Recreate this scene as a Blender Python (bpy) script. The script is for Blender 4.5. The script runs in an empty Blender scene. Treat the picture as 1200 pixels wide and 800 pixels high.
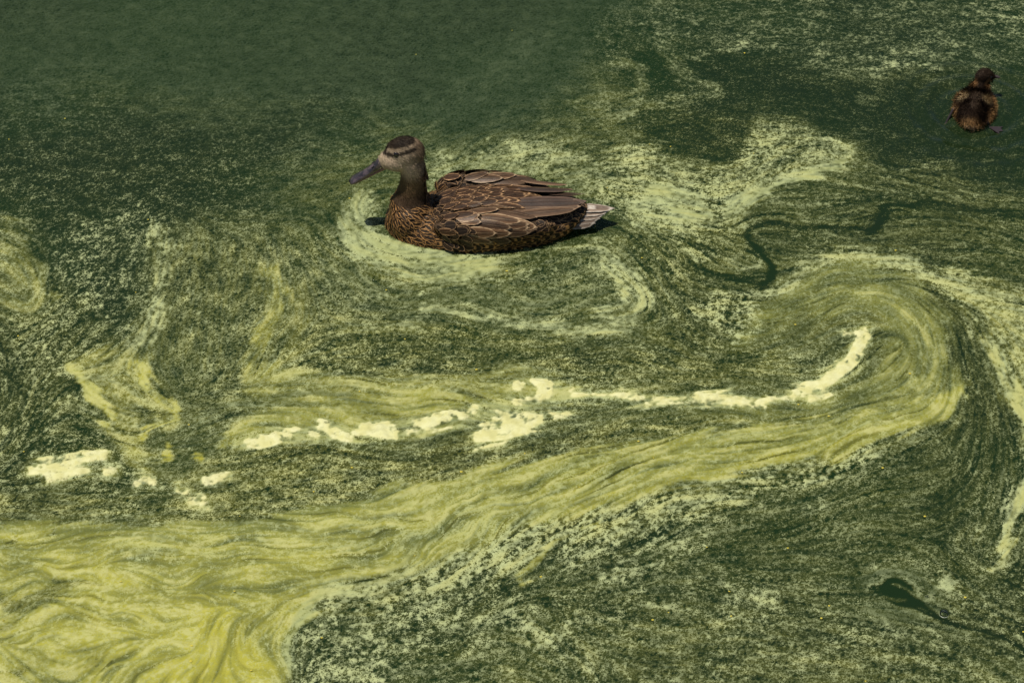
import bpy, bmesh, math, random
import numpy as np
from mathutils import Vector, Matrix
from mathutils.bvhtree import BVHTree

random.seed(7)
RNG = np.random.default_rng(11)
R = math.radians
scene = bpy.context.scene
COL = scene.collection

# ------------------------------------------------------------------ camera
PITCH = R(42.0)          # downward
FPX = 2800.0             # focal length in photo pixels (1200 wide)
CAM_H = 2.527
cam_d = bpy.data.cameras.new('camera')
cam = bpy.data.objects.new('camera', cam_d)
COL.objects.link(cam)
cam.location = (0, 0, CAM_H)
cam.rotation_euler = (R(90) - PITCH, 0, 0)
cam_d.sensor_width = 36.0
cam_d.lens = FPX / 1200.0 * 36.0
cam_d.clip_start = 0.05
cam_d.clip_end = 2000
cam_d.dof.use_dof = True
cam_d.dof.focus_distance = 3.93
cam_d.dof.aperture_fstop = 22.0
scene.camera = cam

# ------------------------------------------------------------------ light
SUN_EL, SUN_AZ = R(76), R(-105)      # azimuth: direction towards the sun, from +Y clockwise to +X
sdir = Vector((math.sin(SUN_AZ) * math.cos(SUN_EL), math.cos(SUN_AZ) * math.cos(SUN_EL), math.sin(SUN_EL)))
world = bpy.data.worlds.new('World')
scene.world = world
world.use_nodes = True
wn = world.node_tree
bg = wn.nodes['Background']
sky = wn.nodes.new('ShaderNodeTexSky')
sky.sky_type = 'NISHITA'
sky.sun_disc = False
sky.sun_elevation = SUN_EL
sky.sun_rotation = SUN_AZ
sky.ozone_density = 1.0
wn.links.new(sky.outputs[0], bg.inputs[0])
bg.inputs[1].default_value = 0.055
sun_d = bpy.data.lights.new('sun', 'SUN')
sun_d.energy = 4.4
sun_d.angle = R(0.53)
sun_d.color = (1.0, 0.955, 0.87)
sun = bpy.data.objects.new('sun', sun_d)
COL.objects.link(sun)
sun.rotation_euler = sdir.to_track_quat('Z', 'Y').to_euler()
sun.location = sdir * 20

scene.view_settings.view_transform = 'Standard'
scene.view_settings.look = 'None'
scene.view_settings.exposure = 0.0
scene.view_settings.gamma = 1.0
scene.render.engine = 'CYCLES'
scene.cycles.transparent_max_bounces = 16


# ------------------------------------------------------------------ helpers
def px2w(x, y, z=0.0):
    """photo pixel -> point on the horizontal plane at height z (numpy friendly)"""
    vx = (np.asarray(x, float) - 600.0) / FPX
    vy = (400.0 - np.asarray(y, float)) / FPX
    dx = vx
    dy = math.cos(PITCH) + vy * math.sin(PITCH)
    dz = -math.sin(PITCH) + vy * math.cos(PITCH)
    t = (z - CAM_H) / dz
    return dx * t, dy * t


def w2px(X, Y, Z=0.0):
    d = Y * math.cos(PITCH) - (Z - CAM_H) * math.sin(PITCH)
    u = Y * math.sin(PITCH) + (Z - CAM_H) * math.cos(PITCH)
    return 600.0 + FPX * X / d, 400.0 - FPX * u / d


def tag(o, label=None, cat=None, group=None, kind=None):
    if label: o['label'] = label
    if cat: o['category'] = cat
    if group: o['group'] = group
    if kind: o['kind'] = kind
    return o


def link_mesh(name, me, mat, parent=None):
    o = bpy.data.objects.new(name, me)
    COL.objects.link(o)
    if mat is not None and not me.materials:
        me.materials.append(mat)
    if parent is not None:
        o.parent = parent
    return o


def np_mesh(name, V, F, smooth=True):
    """V (n,3); F (m,k) int array with constant k"""
    me = bpy.data.meshes.new(name)
    V = np.ascontiguousarray(V, np.float32)
    F = np.ascontiguousarray(F, np.int32)
    m, k = F.shape
    me.vertices.add(len(V)); me.vertices.foreach_set('co', V.ravel())
    me.loops.add(m * k); me.loops.foreach_set('vertex_index', F.ravel())
    me.polygons.add(m)
    me.polygons.foreach_set('loop_start', np.arange(0, m * k, k, dtype=np.int32))
    me.update(calc_edges=True)
    me.polygons.foreach_set('use_smooth', np.full(m, smooth, bool))
    return me


def fattr(me, name, arr):
    a = me.attributes.new(name, 'FLOAT', 'POINT')
    a.data.foreach_set('value', np.ascontiguousarray(arr, np.float32).ravel())


def cattr(me, name, rgb):
    a = me.attributes.new(name, 'FLOAT_COLOR', 'POINT')
    c = np.ones((len(rgb), 4), np.float32); c[:, :3] = rgb
    a.data.foreach_set('color', c.ravel())


def smooth_to(a, lo, hi):
    t = np.clip((a - lo) / (hi - lo), 0, 1)
    return t * t * (3 - 2 * t)


class NT:
    """tiny node-tree helper"""
    def __init__(self, name):
        self.mat = bpy.data.materials.new(name)
        self.mat.use_nodes = True
        self.t = self.mat.node_tree
        self.t.nodes.clear()
        self.out = self.n('ShaderNodeOutputMaterial')

    def n(self, typ, **kw):
        nd = self.t.nodes.new(typ)
        for k, v in kw.items():
            setattr(nd, k, v)
        return nd

    def set(self, nd, idx, v):
        s = nd.inputs[idx]
        if isinstance(v, bpy.types.NodeSocket):
            self.t.links.new(v, s)
        else:
            s.default_value = v if not (isinstance(v, tuple) and len(v) == 3 and s.type == 'RGBA') else (*v, 1)
        return nd

    def attr(self, name, out='Fac'):
        nd = self.n('ShaderNodeAttribute', attribute_name=name)
        return nd.outputs[out]

    def math(self, op, a, b=0.0, clamp=False):
        nd = self.n('ShaderNodeMath', operation=op, use_clamp=clamp)
        self.set(nd, 0, a); self.set(nd, 1, b)
        return nd.outputs[0]

    def mix(self, f, a, b, blend='MIX'):
        nd = self.n('ShaderNodeMix', data_type='RGBA', blend_type=blend)
        self.set(nd, 0, f); self.set(nd, 6, a); self.set(nd, 7, b)
        return nd.outputs[2]

    def ramp(self, f, lo, hi, a=0.0, b=1.0, smooth=True):
        nd = self.n('ShaderNodeMapRange', interpolation_type='SMOOTHSTEP' if smooth else 'LINEAR')
        self.set(nd, 0, f); self.set(nd, 1, lo); self.set(nd, 2, hi); self.set(nd, 3, a); self.set(nd, 4, b)
        return nd.outputs[0]

    def noise(self, vec, scale, detail=2.0, rough=0.5, dist=0.0, out=0):
        nd = self.n('ShaderNodeTexNoise')
        if vec is not None: self.set(nd, 'Vector', vec)
        self.set(nd, 'Scale', scale); self.set(nd, 'Detail', detail)
        self.set(nd, 'Roughness', rough); self.set(nd, 'Distortion', dist)
        return nd.outputs[out]

    def mapping(self, vec, scale=(1, 1, 1), rot=(0, 0, 0)):
        nd = self.n('ShaderNodeMapping')
        self.set(nd, 'Vector', vec)
        nd.inputs['Scale'].default_value = scale
        nd.inputs['Rotation'].default_value = rot
        return nd.outputs[0]

    def bump(self, h, strength=0.3, dist=0.001):
        nd = self.n('ShaderNodeBump')
        self.set(nd, 'Height', h); self.set(nd, 'Strength', strength); self.set(nd, 'Distance', dist)
        return nd.outputs[0]

    def principled(self, color, rough=0.5, spec=0.5, normal=None, **kw):
        nd = self.n('ShaderNodeBsdfPrincipled')
        self.set(nd, 'Base Color', color); self.set(nd, 'Roughness', rough)
        self.set(nd, 'Specular IOR Level', spec)
        if normal is not None: self.set(nd, 'Normal', normal)
        for k, v in kw.items():
            self.set(nd, k, v)
        return nd.outputs[0]

    def done(self, shader):
        self.t.links.new(shader, self.out.inputs[0])
        return self.mat


# ------------------------------------------------------------------ where the birds float
DUCK_X, DUCK_Y = (float(v) for v in px2w(600, 263))
DL_X, DL_Y = (float(v) for v in px2w(1141, 131))
DL_YAW = R(74)


def ripple(X, Y):
    """water height: swell round the duckling, faint ring round the duck"""
    c, s = math.cos(DL_YAW), math.sin(DL_YAW)
    u = (X - DL_X) * c + (Y - DL_Y) * s          # forward of the duckling
    v = -(X - DL_X) * s + (Y - DL_Y) * c
    r = np.sqrt((u - 0.01) ** 2 + v ** 2)
    z = 0.0030 * np.cos((r - 0.05) * 2 * np.pi / 0.040) * np.exp(-((r - 0.08) / 0.07) ** 2) * (r > 0.03)
    w = np.abs(v) + 0.42 * u                     # V wake behind
    z = z + 0.0020 * np.cos(w * 2 * np.pi / 0.05) * np.exp(-(w / 0.08) ** 2) * np.exp(-np.clip(-u, 0, None) / 0.35) * smooth_to(-u, -0.02, 0.08)
    e = np.sqrt(((X - DUCK_X + 0.045) / 0.16) ** 2 + ((Y - DUCK_Y) / 0.078) ** 2)
    z = z + 0.0010 * np.cos((e - 1.0) * 11) * np.exp(-np.clip(e - 1.0, 0, None) * 4)
    z = z + 0.0006 * np.sin(9 * X + 14 * Y) * np.sin(17 * X - 6 * Y + 1.3)
    return z


# ------------------------------------------------------------------ water
def make_water():
    m = NT('pond_water')
    geo = m.n('ShaderNodeNewGeometry').outputs['Position']
    big = m.noise(geo, 2.2, 3)
    base = m.mix(m.ramp(big, 0.35, 0.65), (0.013, 0.026, 0.010), (0.012, 0.031, 0.009))
    rip = m.noise(m.mapping(geo, (26, 40, 1)), 1.0, 3, 0.55)
    nrm = m.bump(rip, 0.10, 0.004)
    p = m.principled(base, 0.06, 0.5, nrm, IOR=1.333)
    tr = m.n('ShaderNodeBsdfTransparent'); m.set(tr, 0, (0.35, 0.62, 0.30))
    mx = m.n('ShaderNodeMixShader'); m.set(mx, 0, 0.72)
    m.t.links.new(tr.outputs[0], mx.inputs[1]); m.t.links.new(p, mx.inputs[2])
    mat = m.done(mx.outputs[0])

    def axis(lo, hi, st, far_lo, far_hi):
        core = np.arange(lo, hi + 1e-9, st)
        up, g, v = [], st, core[-1]
        while v < far_hi:
            g *= 1.35; v += g; up.append(v)
        dn, g, v = [], st, core[0]
        while v > far_lo:
            g *= 1.35; v -= g; dn.append(v)
        return np.concatenate([dn[::-1], core, up])
    xs = axis(-1.3, 1.3, 0.007, -400, 400)
    ys = axis(1.9, 4.2, 0.007, -400, 400)
    X, Y = np.meshgrid(xs, ys)
    Z = ripple(X, Y)
    nx, ny = len(xs), len(ys)
    i = np.arange(nx * ny).reshape(ny, nx)
    F = np.stack([i[:-1, :-1], i[:-1, 1:], i[1:, 1:], i[1:, :-1]], -1).reshape(-1, 4)
    me = np_mesh('water', np.stack([X, Y, Z], -1).reshape(-1, 3), F)
    o = link_mesh('water', me, mat)
    tag(o, 'dark green murky pond water under the algae', None, None, 'structure')
    mb = NT('pond_bed_mud')
    geo = mb.n('ShaderNodeNewGeometry').outputs['Position']
    bm_ = mb.done(mb.principled(mb.mix(mb.noise(geo, 4, 4), (0.010, 0.022, 0.008), (0.03, 0.05, 0.015)), 0.9, 0.1))
    S = 400
    bed = np_mesh('pond_bed', np.array([[-S, -S, -.5], [S, -S, -.5], [S, S, -.5], [-S, S, -.5]]), np.array([[0, 1, 2, 3]]))
    tag(link_mesh('pond_bed', bed, bm_), 'dark silty bed beneath the pond water', None, None, 'structure')


# ------------------------------------------------------------------ the algae: traced strokes -> fields on the pond plane
RX0, RY0, RX1, RY1, RS = -330, -220, 1530, 1060, 2.5
rx = np.arange(RX0, RX1, RS); ry = np.arange(RY0, RY1, RS)
GX, GY = np.meshgrid(rx, ry)
CH = {k: np.full(GX.shape, v, np.float32) for k, v in dict(
    cov=0.42, olive=0.12, yel=0.3, br=0.5, sc=0.2, el=0.5, crk=0.0, thick=0.0, warp=1.0, wig=.6).items()}
FLOW = []       # (x, y, tx, ty, weight)


def parse(s, n):
    return np.array([[float(a) for a in t.split(',')] for t in s.split()], float).reshape(-1, n)


def catmull(p, sub=5, closed=False):
    n = len(p)
    if n < 3 and not closed:
        t = np.linspace(0, 1, sub + 1)[:, None]
        return p[0] * (1 - t) + p[1] * t
    out = []
    rng = range(n if closed else n - 1)
    for i in rng:
        g = (lambda k: p[k % n]) if closed else (lambda k: p[min(max(k, 0), n - 1)])
        a, b, c, d = g(i - 1), g(i), g(i + 1), g(i + 2)
        for t in np.linspace(0, 1, sub, endpoint=False):
            out.append(0.5 * (2 * b + (c - a) * t + (2 * a - 5 * b + 4 * c - d) * t * t + (3 * b - a - 3 * c + d) * t ** 3))
    if not closed:
        out.append(p[-1])
    return np.array(out)


def add_flow(p, w=1.0):
    for a, b in zip(p[:-1], p[1:]):
        t = b[:2] - a[:2]; L = np.hypot(*t)
        if L > 1e-6:
            FLOW.append((*(a[:2] + t / 2), *(t / L), w * L))


def crop(x0, y0, x1, y1):
    i0, i1 = np.searchsorted(rx, [x0, x1]); j0, j1 = np.searchsorted(ry, [y0, y1])
    return slice(j0, j1), slice(i0, i1)


def paint(sl, al, vals):
    for k, v in vals.items():
        a = CH[k][sl]
        a += (v - a) * al


def Sk(s, soft=4.0, amt=1.0, flow=1.0, **vals):
    p = catmull(parse(s, 3))
    m = p[:, 2].max() + soft * 2 + 4
    sl = crop(p[:, 0].min() - m, p[:, 1].min() - m, p[:, 0].max() + m, p[:, 1].max() + m)
    x, y = GX[sl], GY[sl]
    sd = np.full(x.shape, 1e9)
    for a, b in zip(p[:-1], p[1:]):
        d = b[:2] - a[:2]; L2 = d @ d + 1e-9
        t = np.clip(((x - a[0]) * d[0] + (y - a[1]) * d[1]) / L2, 0, 1)
        dd = np.hypot(x - a[0] - d[0] * t, y - a[1] - d[1] * t) - (a[2] + (b[2] - a[2]) * t)
        sd = np.minimum(sd, dd)
    paint(sl, amt * smooth_to(-sd, -soft, soft), vals)
    if flow: add_flow(p, flow)


def Pg(s, soft=10.0, amt=1.0, flow=0.0, **vals):
    p = catmull(parse(s, 2), 4, True)
    m = soft * 2 + 4
    sl = crop(p[:, 0].min() - m, p[:, 1].min() - m, p[:, 0].max() + m, p[:, 1].max() + m)
    x, y = GX[sl], GY[sl]
    sd = np.full(x.shape, 1e9); ins = np.zeros(x.shape, bool)
    q = np.roll(p, -1, 0)
    for a, b in zip(p, q):
        d = b - a; L2 = d @ d + 1e-9
        t = np.clip(((x - a[0]) * d[0] + (y - a[1]) * d[1]) / L2, 0, 1)
        sd = np.minimum(sd, np.hypot(x - a[0] - d[0] * t, y - a[1] - d[1] * t))
        cr = ((a[1] > y) != (b[1] > y)) & (x < (b[0] - a[0]) * (y - a[1]) / (b[1] - a[1] + 1e-12) + a[0])
        ins ^= cr
    sd = np.where(ins, -sd, sd)
    paint(sl, amt * smooth_to(-sd, -soft, soft), vals)
    if flow: add_flow(np.vstack([p, p[:1]]), flow)


def Fl(s, w=1.0):
    add_flow(catmull(parse(s, 2)), w)


#@@TRACE_BEGIN
# --- flow guides (pixel polylines along which the flecks are drawn out)
Fl('-200,60 200,50 600,40 760,20', .6); Fl('-200,140 200,125 420,120 600,130', .6)
Fl('0,180 150,172 300,168 420,150 520,150', .8); Fl('0,230 120,215 260,235 400,205', .7)
Fl('60,330 90,300 150,280 180,240', .5); Fl('20,460 80,400 140,350 165,300', .8); Fl('0,540 70,450 120,420', .8)
Fl('10,340 40,290 60,330 40,370', .5)
Fl('230,300 260,340 250,420 270,470', .4)
Fl('340,520 460,550 560,535 700,500 900,488', .8); Fl('-100,600 60,595 180,603 300,595 420,570', .9)
Fl('420,690 520,660 620,625 760,590 900,560 1020,535 1100,510 1140,470', 1); Fl('500,740 640,690 800,640 950,600 1080,570 1140,560', .8)
Fl('640,760 800,745 1000,770 1200,790', .5); Fl('900,720 960,680 1040,655 1120,670 1180,700', .8); Fl('820,690 900,705 1000,735 1100,760', .8)
Fl('1080,620 1130,590 1160,520 1150,450', .8)
Fl('760,270 780,320 800,370 860,420 900,440', .7); Fl('720,270 780,350 760,400 680,420', .7)
Fl('620,0 760,60 900,60 1050,75 1200,60', .6); Fl('780,140 860,120 980,140 1060,175', .5); Fl('930,230 980,215 1080,215', .6)
Fl('1060,280 1140,285 1240,290', .8); Fl('940,280 1040,290 1130,310 1240,350', 1)
Fl('840,440 900,420 960,380 980,350', .6); Fl('700,430 800,440 900,455', .8); Fl('340,420 470,400 600,410 700,425', .7)
Fl('560,150 640,140 720,150', .5); Fl('620,200 700,185 760,175', .4)
Fl('1060,120 1100,145 1140,160 1180,150', .5)

# --- broad zones
Pg('-320,-210 700,-210 790,10 770,60 700,85 640,130 540,150 420,140 300,140 180,125 80,110 -320,150', 60, cov=.50, br=.10, olive=.12, sc=.0, el=.1, yel=.0)
Pg('430,60 560,30 650,60 640,120 560,160 500,150', 45, .8, cov=.6, br=.14, olive=.05, yel=.0)
Pg('-20,105 60,95 80,140 20,155', 20, .9, cov=.6, br=.22, olive=.08, yel=0)
Pg('-320,150 80,120 250,150 400,130 430,180 330,225 380,255 230,260 170,300 150,400 60,330 0,260 -320,300', 25, cov=.22, br=.50, sc=.45, olive=.01, el=.25, yel=.15)
Pg('350,150 440,120 520,160 420,230 330,260 300,220', 25, .8, cov=.46, br=.36, sc=.1, olive=.05)
Pg('190,290 320,270 420,300 420,380 330,400 290,480 210,470 200,400', 25, cov=.52, br=.58, sc=.12, el=.25, yel=.4, olive=.04)
Pg('-320,350 60,340 120,380 150,430 110,470 150,540 200,590 60,575 -320,590', 18, cov=.36, br=.66, sc=.45, el=.8, olive=.0, yel=.35)
Pg('80,270 180,250 190,340 160,400 100,420 70,340', 20, .7, cov=.33, br=.68, sc=.7)
Pg('330,400 420,368 500,362 560,385 680,410 800,400 900,410 930,440 860,455 700,452 600,430 500,440 420,435 350,440', 14, cov=.42, br=.66, sc=.15, olive=.02, yel=.45)
Pg('240,540 300,525 380,525 470,540 540,515 640,520 740,490 900,480 960,490 800,508 640,535 480,568 340,598 200,610 60,605 -320,620 -320,585 60,585 200,590', 8, cov=.48, br=.66, sc=.15, el=.5, yel=.5, olive=.06)
Pg('380,310 480,320 600,330 700,320 740,350 700,375 560,370 480,375 400,360', 18, cov=.55, br=.55, sc=.1, olive=.12, yel=.3)
Pg('-320,120 100,105 300,125 420,130 400,165 250,170 100,165 -320,200', 35, .75, cov=.26, br=.28, sc=.2, yel=.05)
Sk('15,128,6 50,120,9 75,140,6', 12, .7, br=.30, cov=.62, olive=.16)
Sk('470,150,8 530,115,14 590,80,12 650,35,10', 24, .7, br=.22, cov=.66, olive=.20)
Sk('90,95,5 190,85,7 280,78,5', 14, .5, br=.2, cov=.55); Sk('330,60,6 420,70,8 470,95,6', 16, .5, br=.18, cov=.6, olive=.16)
# upper right
Pg('760,0 1300,-60 1500,-60 1500,110 1200,100 1080,95 980,95 860,100 740,95 700,60', 25, cov=.33, br=.46, sc=.6, olive=.02, yel=.1)
Pg('720,62 800,55 900,70 960,90 1000,95 1100,100 1220,100 1500,110 1500,260 1160,245 1060,225 1010,180 930,140 860,130 740,110', 18, cov=.16, br=.36, sc=.1, olive=.0, yel=.15)
Pg('750,120 830,115 880,130 880,160 860,195 800,190 750,160', 12, cov=.20, br=.45, sc=.1, olive=0)
Pg('1060,100 1160,80 1300,80 1300,230 1150,225 1060,170', 25, .8, cov=.14, br=.30, sc=.2)
Pg('690,200 750,170 800,195 860,190 885,150 935,145 1000,180 960,205 905,220 870,262 800,280 745,262 700,235', 12, cov=.62, br=.82, sc=.5, olive=.12, yel=.4)
Pg('870,265 910,225 1000,200 1080,190 1200,225 1500,240 1500,345 1200,340 1110,312 1010,285 930,300 880,290', 14, cov=.33, br=.50, sc=.25, el=1.0, olive=.02, yel=.3)
Pg('720,265 790,280 860,270 880,300 840,330 880,360 880,420 800,410 760,380 750,330', 16, cov=.36, br=.62, sc=.35, el=.9, olive=.03, yel=.4)
# olive crescent
Pg('860,400 900,350 950,312 1010,296 1070,316 1110,360 1130,420 1122,455 1060,482 960,492 860,492 800,490 880,470 1000,440 1030,400 1000,380 930,405', 14, cov=.42, br=.54, olive=.55, yel=.36, sc=.1, el=.7)
Pg('880,400 960,370 1030,380 1030,420 980,470 900,450', 14, .8, cov=.42, br=.64, olive=.18)
Pg('1060,320 1130,325 1240,355 1500,420 1500,560 1230,520 1190,420 1150,380 1110,345', 12, cov=.66, br=.8, olive=.35, yel=.5, sc=.4)
# lower right speckle
Pg('330,1000 345,780 400,720 520,690 640,650 760,610 900,570 1040,530 1120,495 1500,500 1500,1000', 14, cov=.40, br=.62, olive=.03, sc=.3, el=.7, yel=.28)
Pg('600,740 700,720 850,715 960,740 1060,770 1240,790 1500,1000 560,1000', 30, .9, cov=.46, br=.58, olive=.06, sc=.3, el=.35, yel=.35)
Pg('860,600 1000,560 1120,520 1150,620 1080,660 960,680 880,660', 25, .8, cov=.34, br=.45, sc=.1, el=1)
# --- behind and around the duck
Pg('495,200 540,175 620,165 690,180 700,215 660,215 560,205 500,225', 14, cov=.66, br=.68, sc=.45, olive=.12, yel=.35)
Sk('500,215,6 560,190,10 620,185,12 680,200,10', 10, .7, cov=.8, br=.7, olive=.2, sc=.5)
Sk('430,235,10 410,262,14 425,290,18 470,308,20 530,312,17 590,318,12', 8, cov=.9, br=.84, olive=.55, yel=.38, sc=.45, el=1)
Sk('425,255,6 445,285,8 500,303,7 570,303,5 640,296,3', 5, .9, cov=.97, br=.92, olive=.6, yel=.36, el=1)
Sk('400,262,4 408,285,5 430,300,5', 4, .8, cov=.9, br=.9, olive=.4)
Sk('430,310,3 440,325,4 455,318,4 480,325,4', 5, .8, cov=.45, br=.55, olive=.25, yel=.6)
Pg('600,300 700,300 735,340 700,362 620,350 580,330', 12, .9, cov=.48, br=.56, sc=.1, olive=.06)
Sk('650,291,3 700,290,6 735,315,8 755,345,10 742,375,9 700,386,7 640,383,7 580,377,6 545,370,5 515,362,5 490,372,6 475,388,5', 6, cov=.86, br=.85, olive=.3, yel=.42, sc=.5, el=1)
Sk('705,305,3 725,330,4 732,350,4 715,362,4 690,367,3', 3, .9, cov=.9, br=.9, olive=.4, yel=.42)
Sk('470,330,4 520,345,5 600,352,6 680,352,5', 7, .8, cov=.65, br=.5, olive=.2, yel=.25, el=1)
Sk('400,315,3 440,345,5 480,350,4', 6, .7, cov=.7, br=.55, olive=.2, el=1)
Sk('495,358,4 530,366,4 560,376,3', 3, .9, cov=.92, br=.95, olive=.4)
Sk('400,385,6 440,385,7 480,383,6', 8, .7, cov=.7, br=.7, olive=.3, yel=.45)
# tail's shadow on the water painted in as thinner, dimmer algae, and the trailing streak
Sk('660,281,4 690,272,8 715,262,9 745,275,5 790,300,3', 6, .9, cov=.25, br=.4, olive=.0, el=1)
# pale sheets right of the duck
Sk('740,245,8 775,228,10 815,232,9 832,246,8 800,255,8 760,258,8', 6, cov=.93, br=.9, olive=.5, yel=.42, sc=.6, el=1)
Sk('780,243,3 810,248,5 832,247,4', 3, cov=.98, br=1, olive=.7, yel=.4, thick=.25)
Sk('862,252,13 885,232,12 915,214,8 955,200,7 1000,182,4', 4, cov=.95, br=.9, olive=.55, yel=.4, el=1, sc=.4)
Sk('870,258,3 888,238,3 912,216,3 950,201,3 985,188,3', 2, cov=1, br=.98, olive=.7, yel=.4, el=1)
Sk('1000,182,3 975,170,4 945,160,4', 4, .9, cov=.85, br=.9, olive=.3)
Sk('835,232,2 840,247,2 843,262,2', 2, .8, cov=.1, br=.5, olive=0)
Sk('700,235,6 735,262,6 790,270,6 830,262,6', 7, .6, cov=.7, br=.75, olive=.2)
# streaks above
Sk('712,72,4 742,82,4 752,105,5 738,130,4 700,126,4 665,120,3', 6, .9, cov=.68, br=.6, olive=.15, yel=.25, sc=.4)
Sk('785,35,5 775,60,6 800,85,5 840,105,4 820,115,4 760,125,4', 8, .8, cov=.62, br=.6, olive=.1, sc=.5)
Sk('800,65,3 850,62,3 880,55,2', 4, .7, cov=.7, br=.75)
Sk('1025,80,3 1060,76,3 1100,80,2', 4, .8, cov=.72, br=.85, sc=.8)
Sk('960,65,6 1010,60,8 1060,62,8 1120,50,6', 10, .5, cov=.55, br=.75, sc=.8)
Sk('1160,20,12 1200,30,14', 12, .6, cov=.55, br=.7, sc=.8)
Sk('1020,208,1 1060,202,1.5 1090,196,1', 2, .9, cov=.85, br=.8)
Sk('895,232,3 925,238,2 960,238,1.5 990,238,1', 3, .8, cov=.8, br=.8, el=1)
Sk('1010,115,3 1040,118,2', 3, .8, cov=.7, br=.6); Sk('1000,158,2 1015,160,2', 3, .8, cov=.8, br=.7)
# dark winding channel
Sk('812,304,6 850,318,10 895,322,14 890,300,16 862,280,14 880,256,12 950,258,8 1015,262,7', 8, .6, cov=.45, br=.55, olive=.08, el=1.2)
Sk('800,306,1 820,317,2.2 850,327,3 888,332,3.5 905,325,5.5 899,303,4.5 878,285,3.4 872,272,2.5 884,263,2.5 906,261,3.2 950,267,2.4 1010,270,2.8', 3.2, .98, cov=.015, br=.35, olive=0, warp=.35, el=1.2)
Sk('1010,270,2.8 1024,270,5.5 1030,254,5 1040,241,3.6 1070,240,2.6 1110,243,2.4 1200,254,2 1300,262,2', 3.8, .97, cov=.02, br=.3, olive=0, warp=.45, el=1.2)
Sk('850,305,2 875,318,3 890,312,2', 3, .9, cov=.8, br=.75, olive=.1, el=1); Sk('800,292,1.5 820,303,2 828,300,1.5', 2, .8, cov=.8, br=.8)
# coarse pale clumps below the channel
Pg('815,355 870,345 890,360 880,395 850,395 820,375', 8, .9, cov=.55, br=.9, sc=1, crk=.5, el=.3)
Sk('840,345,3 880,345,3 915,335,3', 4, .8, cov=.75, br=.8, sc=.7)
Sk('920,330,5 950,312,7 1000,299,8 1050,308,7 1110,328,7 1170,348,7 1240,372,8', 6, .9, cov=.78, br=.85, olive=.3, yel=.45, sc=.6, el=1, crk=.3)
# right dark channel
Sk('1085,335,5 1115,360,8 1135,395,13 1140,440,17 1150,490,24 1145,550,30 1110,590,28', 7, cov=.28, br=.48, olive=.02, sc=.3, el=1)
Sk('1130,370,3 1138,385,4 1135,400,3', 3, .7, cov=.65, br=.85, sc=1)
# right cream mass
Sk('1160,395,5 1175,430,9 1190,470,12 1215,500,18 1212,560,16 1195,600,10 1180,635,6 1160,665,4', 5, cov=.93, br=.93, olive=.5, yel=.55, sc=.7, crk=.4)
Sk('1205,550,10 1192,590,7 1178,625,3', 3, .9, cov=1, br=1, thick=.3)
# denser, yellower streaks in the olive crescent
Sk('1000,345,3 1050,355,4 1090,400,5 1088,440,6 1060,465,6', 6, .6, olive=.75, yel=.5, cov=.6, br=.7)
Sk('1068,440,3 1078,460,4 1055,472,4 1010,482,4', 4, .8, cov=.75, br=.8, olive=.7, yel=.55)
# --- pale ridge at the left and the yellow hook
Sk('182,262,3 190,295,5 190,330,6 178,370,7 165,398,9 145,418,8', 5, cov=.78, br=.74, olive=.2, yel=.4, sc=.6, crk=.3)
Sk('105,396,2 130,386,2 150,383,2', 3, .8, cov=.75, br=.7)
Pg('78,425 110,415 150,410 175,420 180,450 205,475 210,500 195,510 170,490 165,530 180,555 150,545 130,500 105,460', 7, .85, cov=.6, br=.72, olive=.42, yel=.6, sc=.4, el=.8)
Sk('80,430,3 95,440,5 100,455,6 115,470,6 132,488,6', 4, cov=.85, br=.9, olive=.85, yel=.8, sc=.5)
Sk('160,425,4 172,445,5 182,462,3 202,478,4 203,492,3 180,500,4 165,512,3', 3, .9, cov=.8, br=.75, olive=.85, yel=.9)
Sk('152,520,5 165,535,5 190,540,5', 5, .7, olive=.6, yel=.7, cov=.7, br=.8); Sk('192,530,4 200,536,4', 3, .9, olive=.9, yel=1); Sk('228,535,4 236,540,3', 3, .9, olive=.9, yel=1)
Sk('5,300,14 25,315,16 45,345,10 30,360,14 0,345,16', 12, .85, cov=.55, br=.62, olive=.42, yel=.5, sc=.3)
Sk('60,350,5 66,352,4', 4, .8, olive=.5, yel=.5); Sk('10,265,6 30,280,5', 8, .7, olive=.3, yel=.45, br=.6, cov=.5)
# centre-left olive swirl
Sk('318,318,7 325,345,10 318,375,12 300,410,9 292,440,9', 7, .9, cov=.5, br=.62, olive=.55, yel=.6)
Sk('320,320,2 322,345,3 318,365,2', 2, .8, cov=.85, br=.85, sc=.7)
Sk('345,345,10 350,380,12 335,420,8', 12, .5, olive=.4, yel=.55)
Pg('290,435 330,425 380,440 440,438 520,440 600,432 650,445 660,470 560,470 440,478 340,480 300,470', 7, .9, cov=.62, br=.72, olive=.55, yel=.6, sc=.4, el=1)
Sk('255,520,5 290,500,12 350,490,13 430,482,14 520,470,10 600,465,9 660,463,6', 5, .95, cov=.55, br=.68, olive=.75, yel=.55, sc=.3, el=1)
Sk('230,490,6 270,475,6 340,466,6 420,460,5', 6, .7, cov=.55, br=.5, olive=.35, yel=.3, el=1)
Sk('275,521,5 350,508,9 440,507,12 520,494,11 600,480,9 680,464,5', 6, .9, cov=.92, br=.97, olive=.75, yel=.5, el=1.0, thick=.26)
Sk('660,464,5 740,466,5 890,470,4 940,462,7 985,438,9 1012,400,9', 5, .85, cov=.9, br=.95, olive=.6, yel=.45, el=1.1, thick=.2)
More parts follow.
